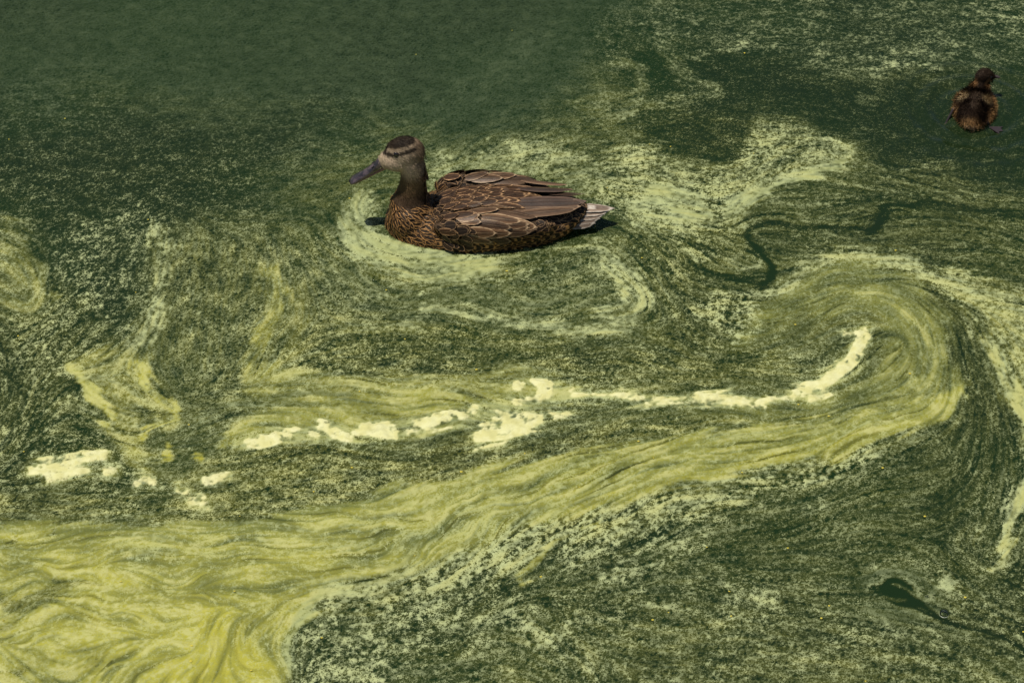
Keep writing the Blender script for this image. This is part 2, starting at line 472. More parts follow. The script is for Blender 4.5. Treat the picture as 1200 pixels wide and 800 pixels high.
# --- the big yellow band
Pg('-320,650 -100,628 0,617 100,613 200,616 300,606 400,590 500,566 600,545 700,526 800,512 900,502 1000,490 1060,476 1112,455 1130,440 1120,478 1060,506 1000,528 900,548 800,572 700,596 620,622 560,650 480,672 400,690 365,715 338,755 326,800 310,1040 -320,1040', 6, cov=.5, br=.78, olive=.97, yel=.62, sc=.55, el=1.2)
Sk('-100,626,5 60,618,6 200,622,6 320,610,6 440,585,6 560,557,5', 6, .7, yel=.3, cov=.25, olive=.96)
Sk('150,640,12 260,642,12 360,634,14 460,612,16 560,586,16 660,560,14 760,540,10 880,520,7', 14, .7, cov=.72, br=.9, yel=.6)
Sk('400,655,14 480,632,16 560,615,14 640,596,10', 14, .8, cov=.72, br=.95, yel=.5)
Sk('160,655,8 180,640,9 205,645,6', 5, .8, cov=.85, br=.95, yel=.45, el=.4)
Sk('60,665,18 120,670,14 160,690,20', 16, .6, yel=.75, cov=.45)
Sk('480,590,22 600,565,22 720,545,22 840,528,18 960,508,14 1080,482,14', 14, .75, yel=.50, olive=.86, cov=.52, br=.8, wig=.9)
Sk('230,690,16 270,680,12 330,660,8', 10, .7, cov=.3, yel=.6, br=.7)
Sk('250,735,28 255,780,40 230,830,60', 30, yel=1.0, cov=.35, br=.7, olive=1)
Sk('262,730,9 258,755,9 280,780,8 310,790,5', 9, .7, yel=.75, cov=.12)
Sk('90,740,30 160,750,30 220,740,14', 25, .6, yel=.85, cov=.5)
Pg('-200,640 140,630 220,650 330,670 320,820 -200,900', 40, wig=1.15, el=.9)
Pg('420,600 560,575 620,600 540,650 440,670 400,640', 25, wig=1.2)
Sk('0,700,10 25,705,10 65,695,8 95,683,6 120,678,3', 4, .9, cov=.5, br=.55, olive=.35, yel=.5, sc=.2)
Sk('0,735,8 20,730,6', 8, .8, olive=.4, cov=.5, br=.55)
Sk('30,780,14 90,775,8 130,778,4', 12, .7, cov=.5, br=.6, olive=.6, yel=.6, sc=.3); Sk('0,790,3 25,788,2', 3, .9, cov=.3, olive=.2)
Sk('8,637,2 20,634,1.5', 2, .9, olive=.2, cov=.3); Sk('40,628,1 65,622,2', 2, .9, olive=.3, cov=.3)
Sk('335,790,5 332,760,7 345,728,8 372,700,9 400,690,9', 6, .95, cov=.95, br=.95, yel=.42, olive=.9, sc=.5)
# transition below the band: pale crackled rafts
Sk('390,705,14 470,690,22 560,662,20 640,630,20 720,606,16 820,585,14 930,560,12 1010,535,10', 12, .92, cov=.72, br=.9, olive=.12, yel=.45, sc=1, crk=.8, el=.7)
Sk('395,690,8 470,672,9 540,652,8 610,630,7', 7, .8, cov=.9, br=.95, olive=.5, sc=.9, crk=.6)
Pg('385,720 450,700 520,715 470,780 400,900 345,900 350,760', 16, .8, cov=.62, br=.85, sc=.9, crk=.35, el=.3, olive=.06)
Sk('545,735,3 600,725,5 625,745,7 660,760,5', 7, .8, cov=.74, br=.85, sc=.9, crk=.4)
Sk('590,728,5 640,742,8 680,775,6 700,800,6', 9, .55, cov=.7, br=.85, sc=1)
Sk('670,728,5 700,730,5 730,715,5 760,705,4 800,715,4', 5, .85, cov=.72, br=.82, sc=1, crk=.4)
Pg('660,620 740,600 800,620 780,670 700,690 650,665', 18, .7, cov=.58, br=.82, sc=1, crk=.5, el=.5)
Sk('605,675,4 620,660,5 645,638,4 665,632,3', 3, .9, cov=.9, br=.8, olive=.8, yel=.75); Sk('680,620,3 700,613,3', 3, .9, olive=.9, yel=.7, cov=.8)
Sk('800,560,6 850,545,7 920,538,8 980,530,7', 7, .7, olive=.75, yel=.7, cov=.6, br=.8)
Sk('530,728,3 545,712,4 580,692,4', 4, .8, cov=.8, br=.85, sc=.8); Sk('525,740,3 535,735,3', 3, .8, cov=.8, br=.85)
Sk('830,680,6 860,692,8 900,700,6 930,710,3', 9, .75, cov=.6, br=.75, sc=.9)
Sk('960,715,1.5 1000,725,2 1060,742,1.5', 3, .8, cov=.75, br=.75, el=1.2); Sk('1050,758,1.5 1080,764,1', 3, .8, cov=.7, br=.65)
Sk('940,655,2 975,660,2 990,655,2', 4, .7, cov=.65, br=.55)
Sk('700,660,8 760,648,9 830,632,8 900,622,6 980,606,5', 9, .6, cov=.22, br=.55, el=1.2)
Sk('560,700,6 600,690,8 640,700,8 660,715,5', 9, .6, cov=.24, br=.6)
Sk('880,640,4 940,628,4 1020,612,3 1080,590,3', 6, .6, cov=.52, br=.55, el=1.3)
Sk('740,640,4 800,628,5 870,612,4 960,590,3', 6, .6, cov=.62, br=.75, sc=.8, el=1)
Sk('430,740,8 480,735,10 520,750,9', 10, .5, cov=.3, br=.75, sc=.9)
Sk('1120,600,8 1110,640,9 1150,690,8', 12, .6, cov=.26, br=.45)
Sk('0,430,10 40,480,14 20,530,12', 14, .6, cov=.22, br=.6); Sk('90,500,9 120,530,12 150,560,8', 9, .8, cov=.18, br=.6)
Sk('420,410,12 520,400,12 620,412,12 740,420,10', 12, .55, cov=.28, br=.62)
Sk('300,540,6 380,532,7 460,540,6 540,525,5', 7, .7, cov=.26, br=.68, el=1)
# hole with the bubble
Sk('1005,690,5 1015,678,7 1040,668,7 1070,676,7 1100,705,9 1060,722,9 1020,710,6', 6, .8, cov=.5, br=.45, olive=.18, yel=.2, sc=0, el=1.2)
Sk('1010,683,2 1025,676,2 1040,674,2 1068,681,2 1080,694,2', 2.5, 1, cov=.95, br=.72, olive=.4, yel=.2, warp=.3)
Sk('1014,690,2 1022,684,2 1032,684,1.5', 2, 1, cov=.95, br=.8, olive=.4, warp=.3)
Sk('1082,703,3 1092,688,3 1105,680,3 1114,684,3', 3, 1, cov=.9, br=.72, olive=.35, yel=.2)
Sk('1100,698,2 1112,710,2 1125,713,2', 3, .8, cov=.7, br=.55, olive=.2)
Pg('1030,690 1042,676 1055,677 1072,688 1086,703 1106,715 1112,722 1098,722 1078,712 1062,714 1042,706', 2.5, cov=.0, olive=0, br=.3, warp=.15)
Sk('1070,712,2 1090,722,2.5 1115,730,2 1150,741,1.5 1180,750,2 1205,768,2.5', 2, cov=.0, olive=0, warp=.15)
Sk('1073,690,1 1080,700,1.5 1095,713,2 1105,720,2', 1.5, .9, cov=.9, br=.6, olive=.35, yel=.2, warp=.2)
Sk('1046,685,1 1062,689,1.6 1076,700,1.4', 1.6, .9, cov=.8, br=.5, olive=.3, yel=.2, warp=.5)
Sk('1038,700,1 1050,704,1.4 1062,703,1', 1.6, .7, cov=.7, br=.45, olive=.25, warp=.5)
Sk('1060,716,1 1085,726,1.2 1110,736,1.5 1140,745,1.2', 2, .8, cov=.85, br=.55, olive=.3, yel=.2, warp=.2)
Pg('1196,730 1210,720 1240,730 1230,750 1200,745', 4, cov=0, olive=0)
#@@TRACE_END

# thick cream scum, each patch a thing of its own: (strokes, label, group)
PATCHES = [
    (['565,512,8 590,502,14 615,496,11 635,488,4'], 'thick cream scum clot, largest and roundest of those on the dark speckled water'),
    (['288,518,3 310,515,5 330,508,4 348,503,3'], 'short cream scum smear at the pointed end of the olive streak'),
    (['366,508,5 380,500,4 395,510,6 405,516,4', '372,498,2 384,497,2'], 'bent cream scum clot with a lobed edge beside the olive streak'),
    (['415,508,5 430,503,9 448,503,10 460,512,6'], 'plump cream scum clot pressed against the olive streak'),
    (['478,504,3 500,496,6 530,489,6 556,484,4'], 'long flat cream scum patch running beside the largest clot'),
    (['606,455,5 612,454,4', '628,452,5 640,458,9 636,466,6', '600,473,2 635,472,2'], 'curled cream scum knot at the head of the thin pale streak'),
    (['672,463,2.2 705,464,2.6 738,467,3.2 775,466,2 830,468,1.8 862,469,2.6 890,470,2.2 928,465,2'], 'thin pale yellow scum thread running straight across the speckled water'),
    (['930,464,2 955,456,6 982,438,8 1000,420,8 1010,400,7 1012,392,5 990,392,3', '950,470,3 972,463,3'], 'hooked cream scum streak curling inside the olive crescent'),
    (['38,555,4 52,548,7 75,546,5 100,540,4 120,537,4', '58,560,5 80,556,5 100,553,4', '122,553,4 132,551,3'], 'broken cream scum raft on the darkest streaky water'),
    (['162,572,4 172,564,6 180,570,4', '212,578,2 220,581,3', '224,592,4 236,592,4', '244,568,4 258,560,6 266,558,3'], 'ragged cream scum crumbs strung along the edge of the yellow mat'),
    (['645,484,3 660,490,1.5 672,487,1'], 'faint cream scum tail drifting behind the largest clot'),
]
PATCH_ID = np.zeros(GX.shape, np.int16)
_pd = np.full(GX.shape, 1e9, np.float32)
for k, (strokes, lab) in enumerate(PATCHES):
    for s in strokes:
        p3 = parse(s, 3).copy()
        vals = dict(cov=1.0, br=1.0, olive=.9, yel=.42, thick=1.0, el=.25, sc=.6, warp=.6)
        Sk(' '.join('%g,%g,%g' % (a, b, c + 4) for a, b, c in p3), 8, .65, cov=.85, br=.9, olive=.55, yel=.5, sc=.6, el=1)
        Sk(s, 4.0, 1.0, **vals)
        p = catmull(p3)
        d = np.min(np.stack([np.hypot(GX - a[0], GY - a[1]) - a[2] for a in p]), 0)
        u = d < _pd
        PATCH_ID[u] = k; _pd[u] = d[u]


def bil(A, x, y, x0, y0, st):
    fx = np.clip((x - x0) / st, 0, A.shape[1] - 1.001); fy = np.clip((y - y0) / st, 0, A.shape[0] - 1.001)
    i = fx.astype(np.int32); j = fy.astype(np.int32); fx = (fx - i).astype(np.float32); fy = (fy - j).astype(np.float32)
    return (A[j, i] * (1 - fx) + A[j, i + 1] * fx) * (1 - fy) + (A[j + 1, i] * (1 - fx) + A[j + 1, i + 1] * fx) * fy


def flow_field():
    st = 10.0
    x = np.arange(RX0, RX1, st); y = np.arange(RY0, RY1, st)
    X, Y = np.meshgrid(x, y)
    c2 = np.zeros(X.shape); s2 = np.zeros(X.shape)
    for (px, py, tx, ty, w) in FLOW:
        d2 = (X - px) ** 2 + (Y - py) ** 2
        k = w * (np.exp(-d2 / (2 * 14 ** 2)) * 2 + np.exp(-d2 / (2 * 45 ** 2)) * .25 + 25.0 / (d2 + 900) * .02)
        c2 += k * (tx * tx - ty * ty); s2 += k * 2 * tx * ty
    return np.arctan2(s2, c2) / 2, st


# fine grid on the pond plane
GDX, GDY = 0.00175, 0.0024
FX0, FX1, FY0, FY1 = -1.10, 1.10, 2.02, 3.92
gx = np.arange(FX0, FX1, GDX); gy = np.arange(FY0, FY1, GDY)


def blur_noise(shape, sig_m, seed):
    n = np.random.default_rng(seed).standard_normal(shape).astype(np.float32)
    fy = np.fft.fftfreq(shape[0])[:, None]; fx = np.fft.rfftfreq(shape[1])[None]
    g = np.exp(-2 * (np.pi ** 2) * ((sig_m / GDY * fy) ** 2 + (sig_m / GDX * fx) ** 2))
    r = np.fft.irfft2(np.fft.rfft2(n) * g, s=shape).astype(np.float32)
    return r / r.std()


def blur(A, sig_m):
    fy = np.fft.fftfreq(A.shape[0])[:, None]; fx = np.fft.rfftfreq(A.shape[1])[None]
    g = np.exp(-2 * (np.pi ** 2) * ((sig_m / GDY * fy) ** 2 + (sig_m / GDX * fx) ** 2))
    return np.fft.irfft2(np.fft.rfft2(A) * g, s=A.shape).astype(np.float32)


def lic(N, vx, vy, L, K=7, norm=True):
    """draw the noise out along the flow; L = half length in metres (array)"""
    ny, nx = N.shape
    J, I = np.meshgrid(np.arange(ny, dtype=np.float32), np.arange(nx, dtype=np.float32), indexing='ij')
    acc = N.copy(); wsum = 1.0
    h = L / K
    for sgn in (1, -1):
        pi, pj = I.copy(), J.copy()
        pvx, pvy = vx * sgn, vy * sgn
        for k in range(1, K + 1):
            pi += pvx * h / GDX; pj += pvy * h / GDY
            ci = np.clip(pi, 0, nx - 1.01); cj = np.clip(pj, 0, ny - 1.01)
            i0 = ci.astype(np.int32); j0 = cj.astype(np.int32); fx = ci - i0; fy = cj - j0
            a = N[j0, i0]; b = N[j0, i0 + 1]; c = N[j0 + 1, i0]; d = N[j0 + 1, i0 + 1]
            w = math.exp(-2.0 * (k / K) ** 2)
            acc += w * ((a * (1 - fx) + b * fx) * (1 - fy) + (c * (1 - fx) + d * fx) * fy)
            if sgn == 1: wsum += 2 * w
            nvx, nvy = vx[j0, i0], vy[j0, i0]
            s = np.where(nvx * pvx + nvy * pvy < 0, -1.0, 1.0).astype(np.float32)
            pvx, pvy = nvx * s, nvy * s
    acc /= wsum
    if not norm: return acc
    acc -= acc.mean()
    sd = np.sqrt(np.maximum(blur(acc * acc, 0.03), 1e-6))
    return acc / sd


def algae_material():
    m = NT('algae_film')
    geo = m.n('ShaderNodeNewGeometry').outputs['Position']
    tone, olive, yel = m.attr('tone'), m.attr('olive'), m.attr('yel')
    fine = m.noise(geo, 430, 1.5, 0.55)
    fine2 = m.noise(geo, 700, 1.0, 0.5)
    lev = m.math('ADD', m.attr('lev'), m.math('ADD', m.math('MULTIPLY', m.math('SUBTRACT', fine, 0.5), 9.0), m.math('MULTIPLY', m.math('SUBTRACT', fine2, 0.5), 6.0)))
    mask = m.ramp(lev, -0.8, 1.0)
    thick, streak = m.attr('thick'), m.attr('streak')
    grain = m.noise(geo, 420, 2, 0.6)
    g2 = m.noise(geo, 60, 3, 0.6)
    film = m.mix(m.ramp(yel, 0.05, 0.95, smooth=False), (0.062, 0.096, 0.034), (0.385, 0.365, 0.042))
    film = m.mix(m.ramp(streak, 0.0, 1.0), m.mix(0.22, film, (0.03, 0.04, 0.012)), film)
    fleck = m.mix(m.ramp(tone, 0.1, 0.95, smooth=False), (0.080, 0.112, 0.072), (0.415, 0.455, 0.215))
    fleck = m.mix(m.math('MULTIPLY', m.ramp(yel, 0.28, 0.72), m.ramp(tone, 0.3, 0.8, 0.0, 0.45)), fleck, (0.44, 0.42, 0.12))
    cover = m.math('MULTIPLY', mask, m.ramp(grain, 0.2, 0.6, 0.78, 1.0))
    col = m.mix(m.math('MULTIPLY', cover, m.math('MULTIPLY', m.ramp(tone, 0.0, 0.8, 0.25, 1.0), m.ramp(olive, 0.4, 1.0, 1.0, 0.62))), film, fleck)
    col = m.mix(m.math('MULTIPLY', m.ramp(streak, 0.76, 1.05), m.math('MULTIPLY', olive, m.ramp(yel, 0.38, 0.66, 0.06, 0.36))), col, (0.47, 0.455, 0.19))
    col = m.mix(m.ramp(thick, 0.24, 0.72), col, m.mix(m.ramp(g2, 0.35, 0.65), (0.63, 0.615, 0.315), (0.56, 0.535, 0.225)))
    al = m.math('MULTIPLY', cover, m.ramp(tone, 0.0, 0.75, 0.15, 0.95, smooth=False))
    inv = m.math('MULTIPLY', m.math('SUBTRACT', 1.0, al), m.math('SUBTRACT', 1.0, m.math('MULTIPLY', olive, m.ramp(grain, 0.3, 0.7, 0.86, 1.0))))
    alpha = m.math('SUBTRACT', 1.0, inv, True)
    nrm = m.bump(m.math('ADD', m.math('MULTIPLY', mask, 0.5), m.math('MULTIPLY', grain, 0.4)), 0.35, 0.0012)
    p = m.principled(col, 0.55, 0.25, nrm)
    tr = m.n('ShaderNodeBsdfTransparent')
    mx = m.n('ShaderNodeMixShader'); m.set(mx, 0, alpha)
    m.t.links.new(tr.outputs[0], mx.inputs[1]); m.t.links.new(p, mx.inputs[2])
    return m.done(mx.outputs[0])


def make_algae():
    X, Y = np.meshgrid(gx, gy)
    PX, PY = w2px(X, Y)
    ang, st = flow_field()
    tx = bil(np.cos(2 * ang), PX, PY, RX0, RY0, st); ty = bil(np.sin(2 * ang), PX, PY, RX0, RY0, st)
    a = np.arctan2(ty, tx) / 2
    # small wander of the flow
    wig = blur_noise(X.shape, 0.04, 5) * .13 + blur_noise(X.shape, 0.013, 6) * .07
    wc_ = bil(CH['wig'], PX, PY, RX0, RY0, RS)
    a = a + wig * (wc_ + .4) + (blur_noise(X.shape, 0.018, 7) * .5 + blur_noise(X.shape, 0.007, 8) * .3) * np.clip(wc_ - .6, 0, 2)
    ux, uy = np.cos(a), np.sin(a)
    wx1, wy1 = px2w(PX + ux, PY + uy)
    vx, vy = wx1 - X, wy1 - Y
    L = np.hypot(vx, vy); vx = (vx / L).astype(np.float32); vy = (vy / L).astype(np.float32)
    samp = lambda k, dx=0, dy=0: bil(CH[k], PX + dx, PY + dy, RX0, RY0, RS)
    el = samp('el')
    # edges of every stroke wander and finger out along the flow
    wl = 0.015 + 0.05 * el
    w1 = lic(blur_noise(X.shape, 0.0028, 21), vx, vy, wl, 10); w2 = lic(blur_noise(X.shape, 0.0065, 22), vx, vy, wl, 8)
    b1 = blur_noise(X.shape, 0.016, 23); b2 = blur_noise(X.shape, 0.016, 24)
    f1 = blur_noise(X.shape, 0.0020, 25); f2 = blur_noise(X.shape, 0.0020, 26)
    ww = samp('warp')
    acr = (w1 * 3.0 + w2 * 3.0) * (1 - .6 * samp('thick'))
    ddx = ww * (b1 * 2.2 - uy * acr + f1 * .9); ddy = ww * (b2 * 1.9 + ux * acr * .8 + f2 * .8)
    C = {k: samp(k, ddx, ddy) for k in CH}
    el = C['el']
    nf = lic(blur_noise(X.shape, 0.0007, 31), vx, vy, 0.0002 + 0.0022 * el, 2)
    nm = lic(blur_noise(X.shape, 0.0017, 32), vx, vy, 0.0006 + 0.0036 * el, 3)
    nc = lic(blur_noise(X.shape, 0.0048, 33), vx, vy, 0.006 + 0.030 * el, 7)
    ns = lic(blur_noise(X.shape, 0.0010, 34), vx, vy, 0.010 + 0.042 * el, 20)
    cr = 1 - np.minimum(np.abs(lic(blur_noise(X.shape, 0.0030, 35), vx, vy, 0.002 + 0.005 * el, 4)) * 1.6, 1)   # cracks between rafts
    sc = C['sc'] * .62; se = np.clip(el, 0, 1.2)
    wf, wm, wc, wst = .85 * (1 - sc) + .25 * sc, .12 * (1 - sc) + .95 * sc, .16 + .2 * sc, .26 * se
    n = (nf * wf + nm * wm + nc * wc + ns * wst) / np.sqrt(wf ** 2 + wm ** 2 + wc ** 2 + wst ** 2)
    n = n - C['crk'] * (cr ** 2) * 1.8 + C['crk'] * .35
    def threads(seed, dens, Lf):
        g = np.random.default_rng(seed)
        q = blur((g.random(X.shape) < dens).astype(np.float32), .0009)
        r = lic(q, vx, vy, Lf, 30, False)
        return np.clip(r / np.percentile(r, 97.5), 0, 1.3)
    th_p = threads(61, .0011, .012 + .045 * np.clip(el, 0, 1)); th_d = threads(62, .0011, .012 + .050 * np.clip(el, 0, 1))
    ta = np.clip(el - .15, 0, 1) * smooth_to(C['cov'], .08, .26)
    n = n + ta * (1.9 * th_p - 1.9 * th_d)
    cov = np.clip(C['cov'], 0.001, 0.999)
    t = -1.702 ** -1 * np.log(cov / (1 - cov))          # logistic approximation of the normal quantile
    t = t + 4 * (1 - smooth_to(cov, 0.0, 0.05))
    mask = 1 / (1 + np.exp(-(n - t) * 3.0))
    lev = n * (.72 + .5 * sc) - t * 1.4
    tone = np.clip(C['br'] * (0.80 + 0.16 * nm + 0.10 * nc + 0.06 * blur_noise(X.shape, .03, 41)), 0, 1)
    olive = np.clip(-.35 * ta * th_d * (C['olive'] > .2) + (C['olive'] + .17 * smooth_to(C['cov'], .05, .45) * (C['olive'] < .9)) * (1 + .10 * nc) - .25 * np.clip(-n - 1.0, 0, 1) * (C['olive'] < .9), 0, 1)
    yel = np.clip(C['yel'] * (1 + .16 * ns + .12 * nc), 0, 1)
    patchy = smooth_to(blur_noise(X.shape, .014, 42), -1.2, 1.2)
    mb1 = lic(blur_noise(X.shape, .0035, 43), vx, vy, 0.012 + 0 * el, 6)
    streak = np.clip(.76 + (.02 + .07 * patchy) * ns + .10 * nc + .10 * mb1 + .05 * nm + .05 * nf, 0, 1)
    lump = blur_noise(X.shape, 0.0045, 51)
    thick = np.clip(C['thick'] * (.90 + .20 * lump + .12 * nc + .14 * nm + .08 * nf), 0, 1)
    Z = ripple(X, Y) + 0.0010 + 0.0005 * mask * (0.4 + tone) + thick * (0.0009 + 0.0010 * lump.clip(-1.2, 2)) + 0.0004 * olive * ns.clip(-2, 2)
    ny, nx = X.shape
    idx = np.arange(nx * ny, dtype=np.int32).reshape(ny, nx)
    F = np.stack([idx[:-1, :-1], idx[:-1, 1:], idx[1:, 1:], idx[1:, :-1]], -1)
    # keep only what lies near the view, and drop open water
    use = np.maximum(mask * (tone > .05), olive)
    fu = np.maximum(np.maximum(use[:-1, :-1], use[1:, 1:]), np.maximum(use[:-1, 1:], use[1:, :-1]))
    cxp, cyp = PX[:-1, :-1], PY[:-1, :-1]
    inview = (cxp > -110) & (cxp < 1310) & (cyp > -70) & (cyp < 880)
    keep = (fu > 0.035) & inview
    # under the birds
    eD = ((X - DUCK_X + 0.045) / 0.13) ** 2 + ((Y - DUCK_Y) / 0.055) ** 2
    keep &= (eD[:-1, :-1] > 1)
    pid = PATCH_ID[np.clip(((cyp + ddy[:-1, :-1] - RY0) / RS + .5).astype(int), 0, GX.shape[0] - 1), np.clip(((cxp + ddx[:-1, :-1] - RX0) / RS + .5).astype(int), 0, GX.shape[1] - 1)]
    pd = bil(_pd, PX + ddx, PY + ddy, RX0, RY0, RS)[:-1, :-1]
    is_patch = keep & (pd < 2.0)
    band = bil(BAND, PX + ddx, PY + ddy, RX0, RY0, RS)[:-1, :-1] > .5
    mat = algae_material()
    V = np.stack([X, Y, Z], -1).reshape(-1, 3)
    att = dict(lev=lev.clip(-4, 4), tone=tone, olive=olive, yel=yel, thick=thick, streak=streak)

    def sheet(name, sel, extra=None):
        f = F[sel]
        u, inv = np.unique(f, return_inverse=True)
        inv = inv.reshape(-1, 4)
        v = V[u]; at = {k: q.reshape(-1)[u] for k, q in att.items()}
        if extra is not None:
            ev, ef, ea = extra
            inv = np.vstack([inv, ef + len(v)]); v = np.vstack([v, ev])
            at = {k: np.concatenate([at[k], ea[k]]) for k in at}
        me = np_mesh(name, v, inv)
        for k, q in at.items(): fattr(me, k, q)
        return link_mesh(name, me, mat)

    # the film goes on outside the picture, coarser
    st = 0.011
    ox = np.arange(-2.4, 2.4, st); oy = np.arange(0.6, 5.6, st)
    OX, OY = np.meshgrid(ox, oy)
    opx, opy = w2px(OX, OY)
    oi = np.arange(OX.size).reshape(OX.shape)
    of = np.stack([oi[:-1, :-1], oi[:-1, 1:], oi[1:, 1:], oi[1:, :-1]], -1)
    ring = ~((opx > -97) & (opx < 1297) & (opy > -60) & (opy < 866) & (OY > FY0 + .002) & (OY < FY1 - .006) & (np.abs(OX) < FX1 - .004))
    ring = ring[:-1, :-1] & ring[1:, 1:] & ring[:-1, 1:] & ring[1:, :-1]
    rr = np.random.default_rng(77)
    on = rr.standard_normal(OX.shape)
    osx = np.clip(opx, -320, 1520); osy = np.clip(opy, -210, 1050)
    g = lambda k: bil(CH[k], osx, osy, RX0, RY0, RS)
    fade = 1 - smooth_to(np.hypot(OX, OY - 3), 1.4, 2.3)
    oc = np.clip(g('cov'), .02, .98)
    ea = dict(lev=.75 * on + 1.4 * np.log(oc / (1 - oc)) / 1.702 - 5 * (1 - fade), tone=np.clip(g('br') * .8, 0, 1), olive=np.clip(g('olive') + .13 * smooth_to(oc, .05, .45), 0, 1) * fade, yel=g('yel'), thick=0 * on, streak=np.clip(.74 + .06 * on, 0, 1))
    fsel = of[ring]
    u, inv = np.unique(fsel, return_inverse=True)
    extra = (np.stack([OX, OY, 0.0004 + ripple(OX, OY)], -1).reshape(-1, 3)[u], inv.reshape(-1, 4).astype(np.int32), {k: q.reshape(-1)[u] for k, q in ea.items()})
    o = sheet('algae_film', keep & ~is_patch & ~band, extra)
    tag(o, 'speckled pale green algae film swirled over the dark pond water', 'algae', None, 'stuff')
    o = sheet('yellow_algae_mat', keep & ~is_patch & band)
    tag(o, 'broad mustard yellow algae mat sweeping in a long band across the pond', 'algae', None, 'stuff')
    for k, (s, lab) in enumerate(PATCHES):
        sel = is_patch & (pid == k)
        if sel.sum() > 20:
            tag(sheet('scum_patch', sel), lab, 'scum', 'cream scum patches on the algae')


# the mat that counts as one thing: the big band only
BAND = np.zeros(GX.shape, np.float32)
_keepCH = CH; CH = {'b': BAND}
Pg('-320,650 -100,628 0,617 100,613 200,616 300,606 400,590 500,566 600,545 700,526 800,512 900,502 1000,490 1060,476 1112,455 1130,440 1120,478 1060,506 1000,528 900,548 800,572 700,596 620,622 560,650 480,672 400,690 365,715 338,755 326,800 310,1040 -320,1040', 3, b=1.0)
CH = _keepCH

make_water()
make_algae()
#@@BIRDS
# ------------------------------------------------------------------ birds
def ellipsoid(bm, c, r, rot=(0, 0, 0), seg=24, ring=14):
    g = bmesh.ops.create_uvsphere(bm, u_segments=seg, v_segments=ring, radius=1.0)
    M = Matrix.Translation(c) @ (Matrix.Rotation(rot[2], 4, 'Z') @ Matrix.Rotation(rot[1], 4, 'Y') @ Matrix.Rotation(rot[0], 4, 'X')) @ Matrix.Diagonal((*r, 1))
    bmesh.ops.transform(bm, matrix=M, verts=g['verts'])


def loft(bm, secs, seg=28):
    """secs: list of (centre, axis_u, axis_v) -> closed tube of ellipses"""
    rings = []
    for c, u, v in secs:
        c, u, v = Vector(c), Vector(u), Vector(v)
        rings.append([bm.verts.new(c + u * math.cos(a) + v * math.sin(a)) for a in [2 * math.pi * i / seg for i in range(seg)]])
    for a, b in zip(rings[:-1], rings[1:]):
        for i in range(seg):
            bm.faces.new((a[i], a[(i + 1) % seg], b[(i + 1) % seg], b[i]))
    bm.faces.new(rings[0][::-1]); bm.faces.new(rings[-1])


def interp_secs(keys, n):
    """keys: rows of numbers; Catmull-Rom through them"""
    k = np.array(keys, float)
    return catmull(k, n)


def fuse(bm, voxel, smooth=6):
    """one continuous skin out of overlapping volumes"""
    bmesh.ops.recalc_face_normals(bm, faces=bm.faces)
    me = bpy.data.meshes.new('tmp'); bm.to_mesh(me); bm.free()
    o = bpy.data.objects.new('tmp', me); COL.objects.link(o)
    r = o.modifiers.new('r', 'REMESH'); r.mode = 'VOXEL'; r.voxel_size = voxel
    s = o.modifiers.new('s', 'SMOOTH'); s.factor = 0.5; s.iterations = smooth
    dg = bpy.context.evaluated_depsgraph_get()
    out = bpy.data.meshes.new_from_object(o.evaluated_get(dg))
    bpy.data.objects.remove(o); bpy.data.meshes.remove(me)
    out.polygons.foreach_set('use_smooth', np.ones(len(out.polygons), bool))
    return out


def verts_of(me):
    v = np.empty(len(me.vertices) * 3, np.float32); me.vertices.foreach_get('co', v)
    n = np.empty(len(me.vertices) * 3, np.float32); me.vertices.foreach_get('normal', n)
    return v.reshape(-1, 3), n.reshape(-1, 3)


def bvh_of(me):
    return BVHTree.FromPolygons([v.co for v in me.vertices], [tuple(p.vertices) for p in me.polygons])


def plumage_mat(name, rough=0.62, scale=1.0, contrast=.55):
    m = NT(name)
    tc = m.n('ShaderNodeTexCoord').outputs['Object']
    c = m.attr('plumage', 'Color')
    st = m.noise(m.mapping(tc, (380 * scale, 900 * scale, 900 * scale), (0, R(20), 0)), 1.0, 3, 0.6)
    fl = m.noise(tc, 620 * scale, 2, 0.5)
    f = m.math('ADD', m.math('MULTIPLY', st, 0.6), m.math('MULTIPLY', fl, 0.4))
    col = m.mix(m.ramp(f, 0.36, 0.60), m.mix(contrast, c, (0.008, 0.006, 0.004)), m.mix(0.05, m.mix(1.0, c, (1.25, 1.25, 1.25), 'MULTIPLY'), (0.42, 0.32, 0.20)))
    nrm = m.bump(f, 0.5, 0.0012)
    return m.done(m.principled(col, rough, 0.10, nrm))


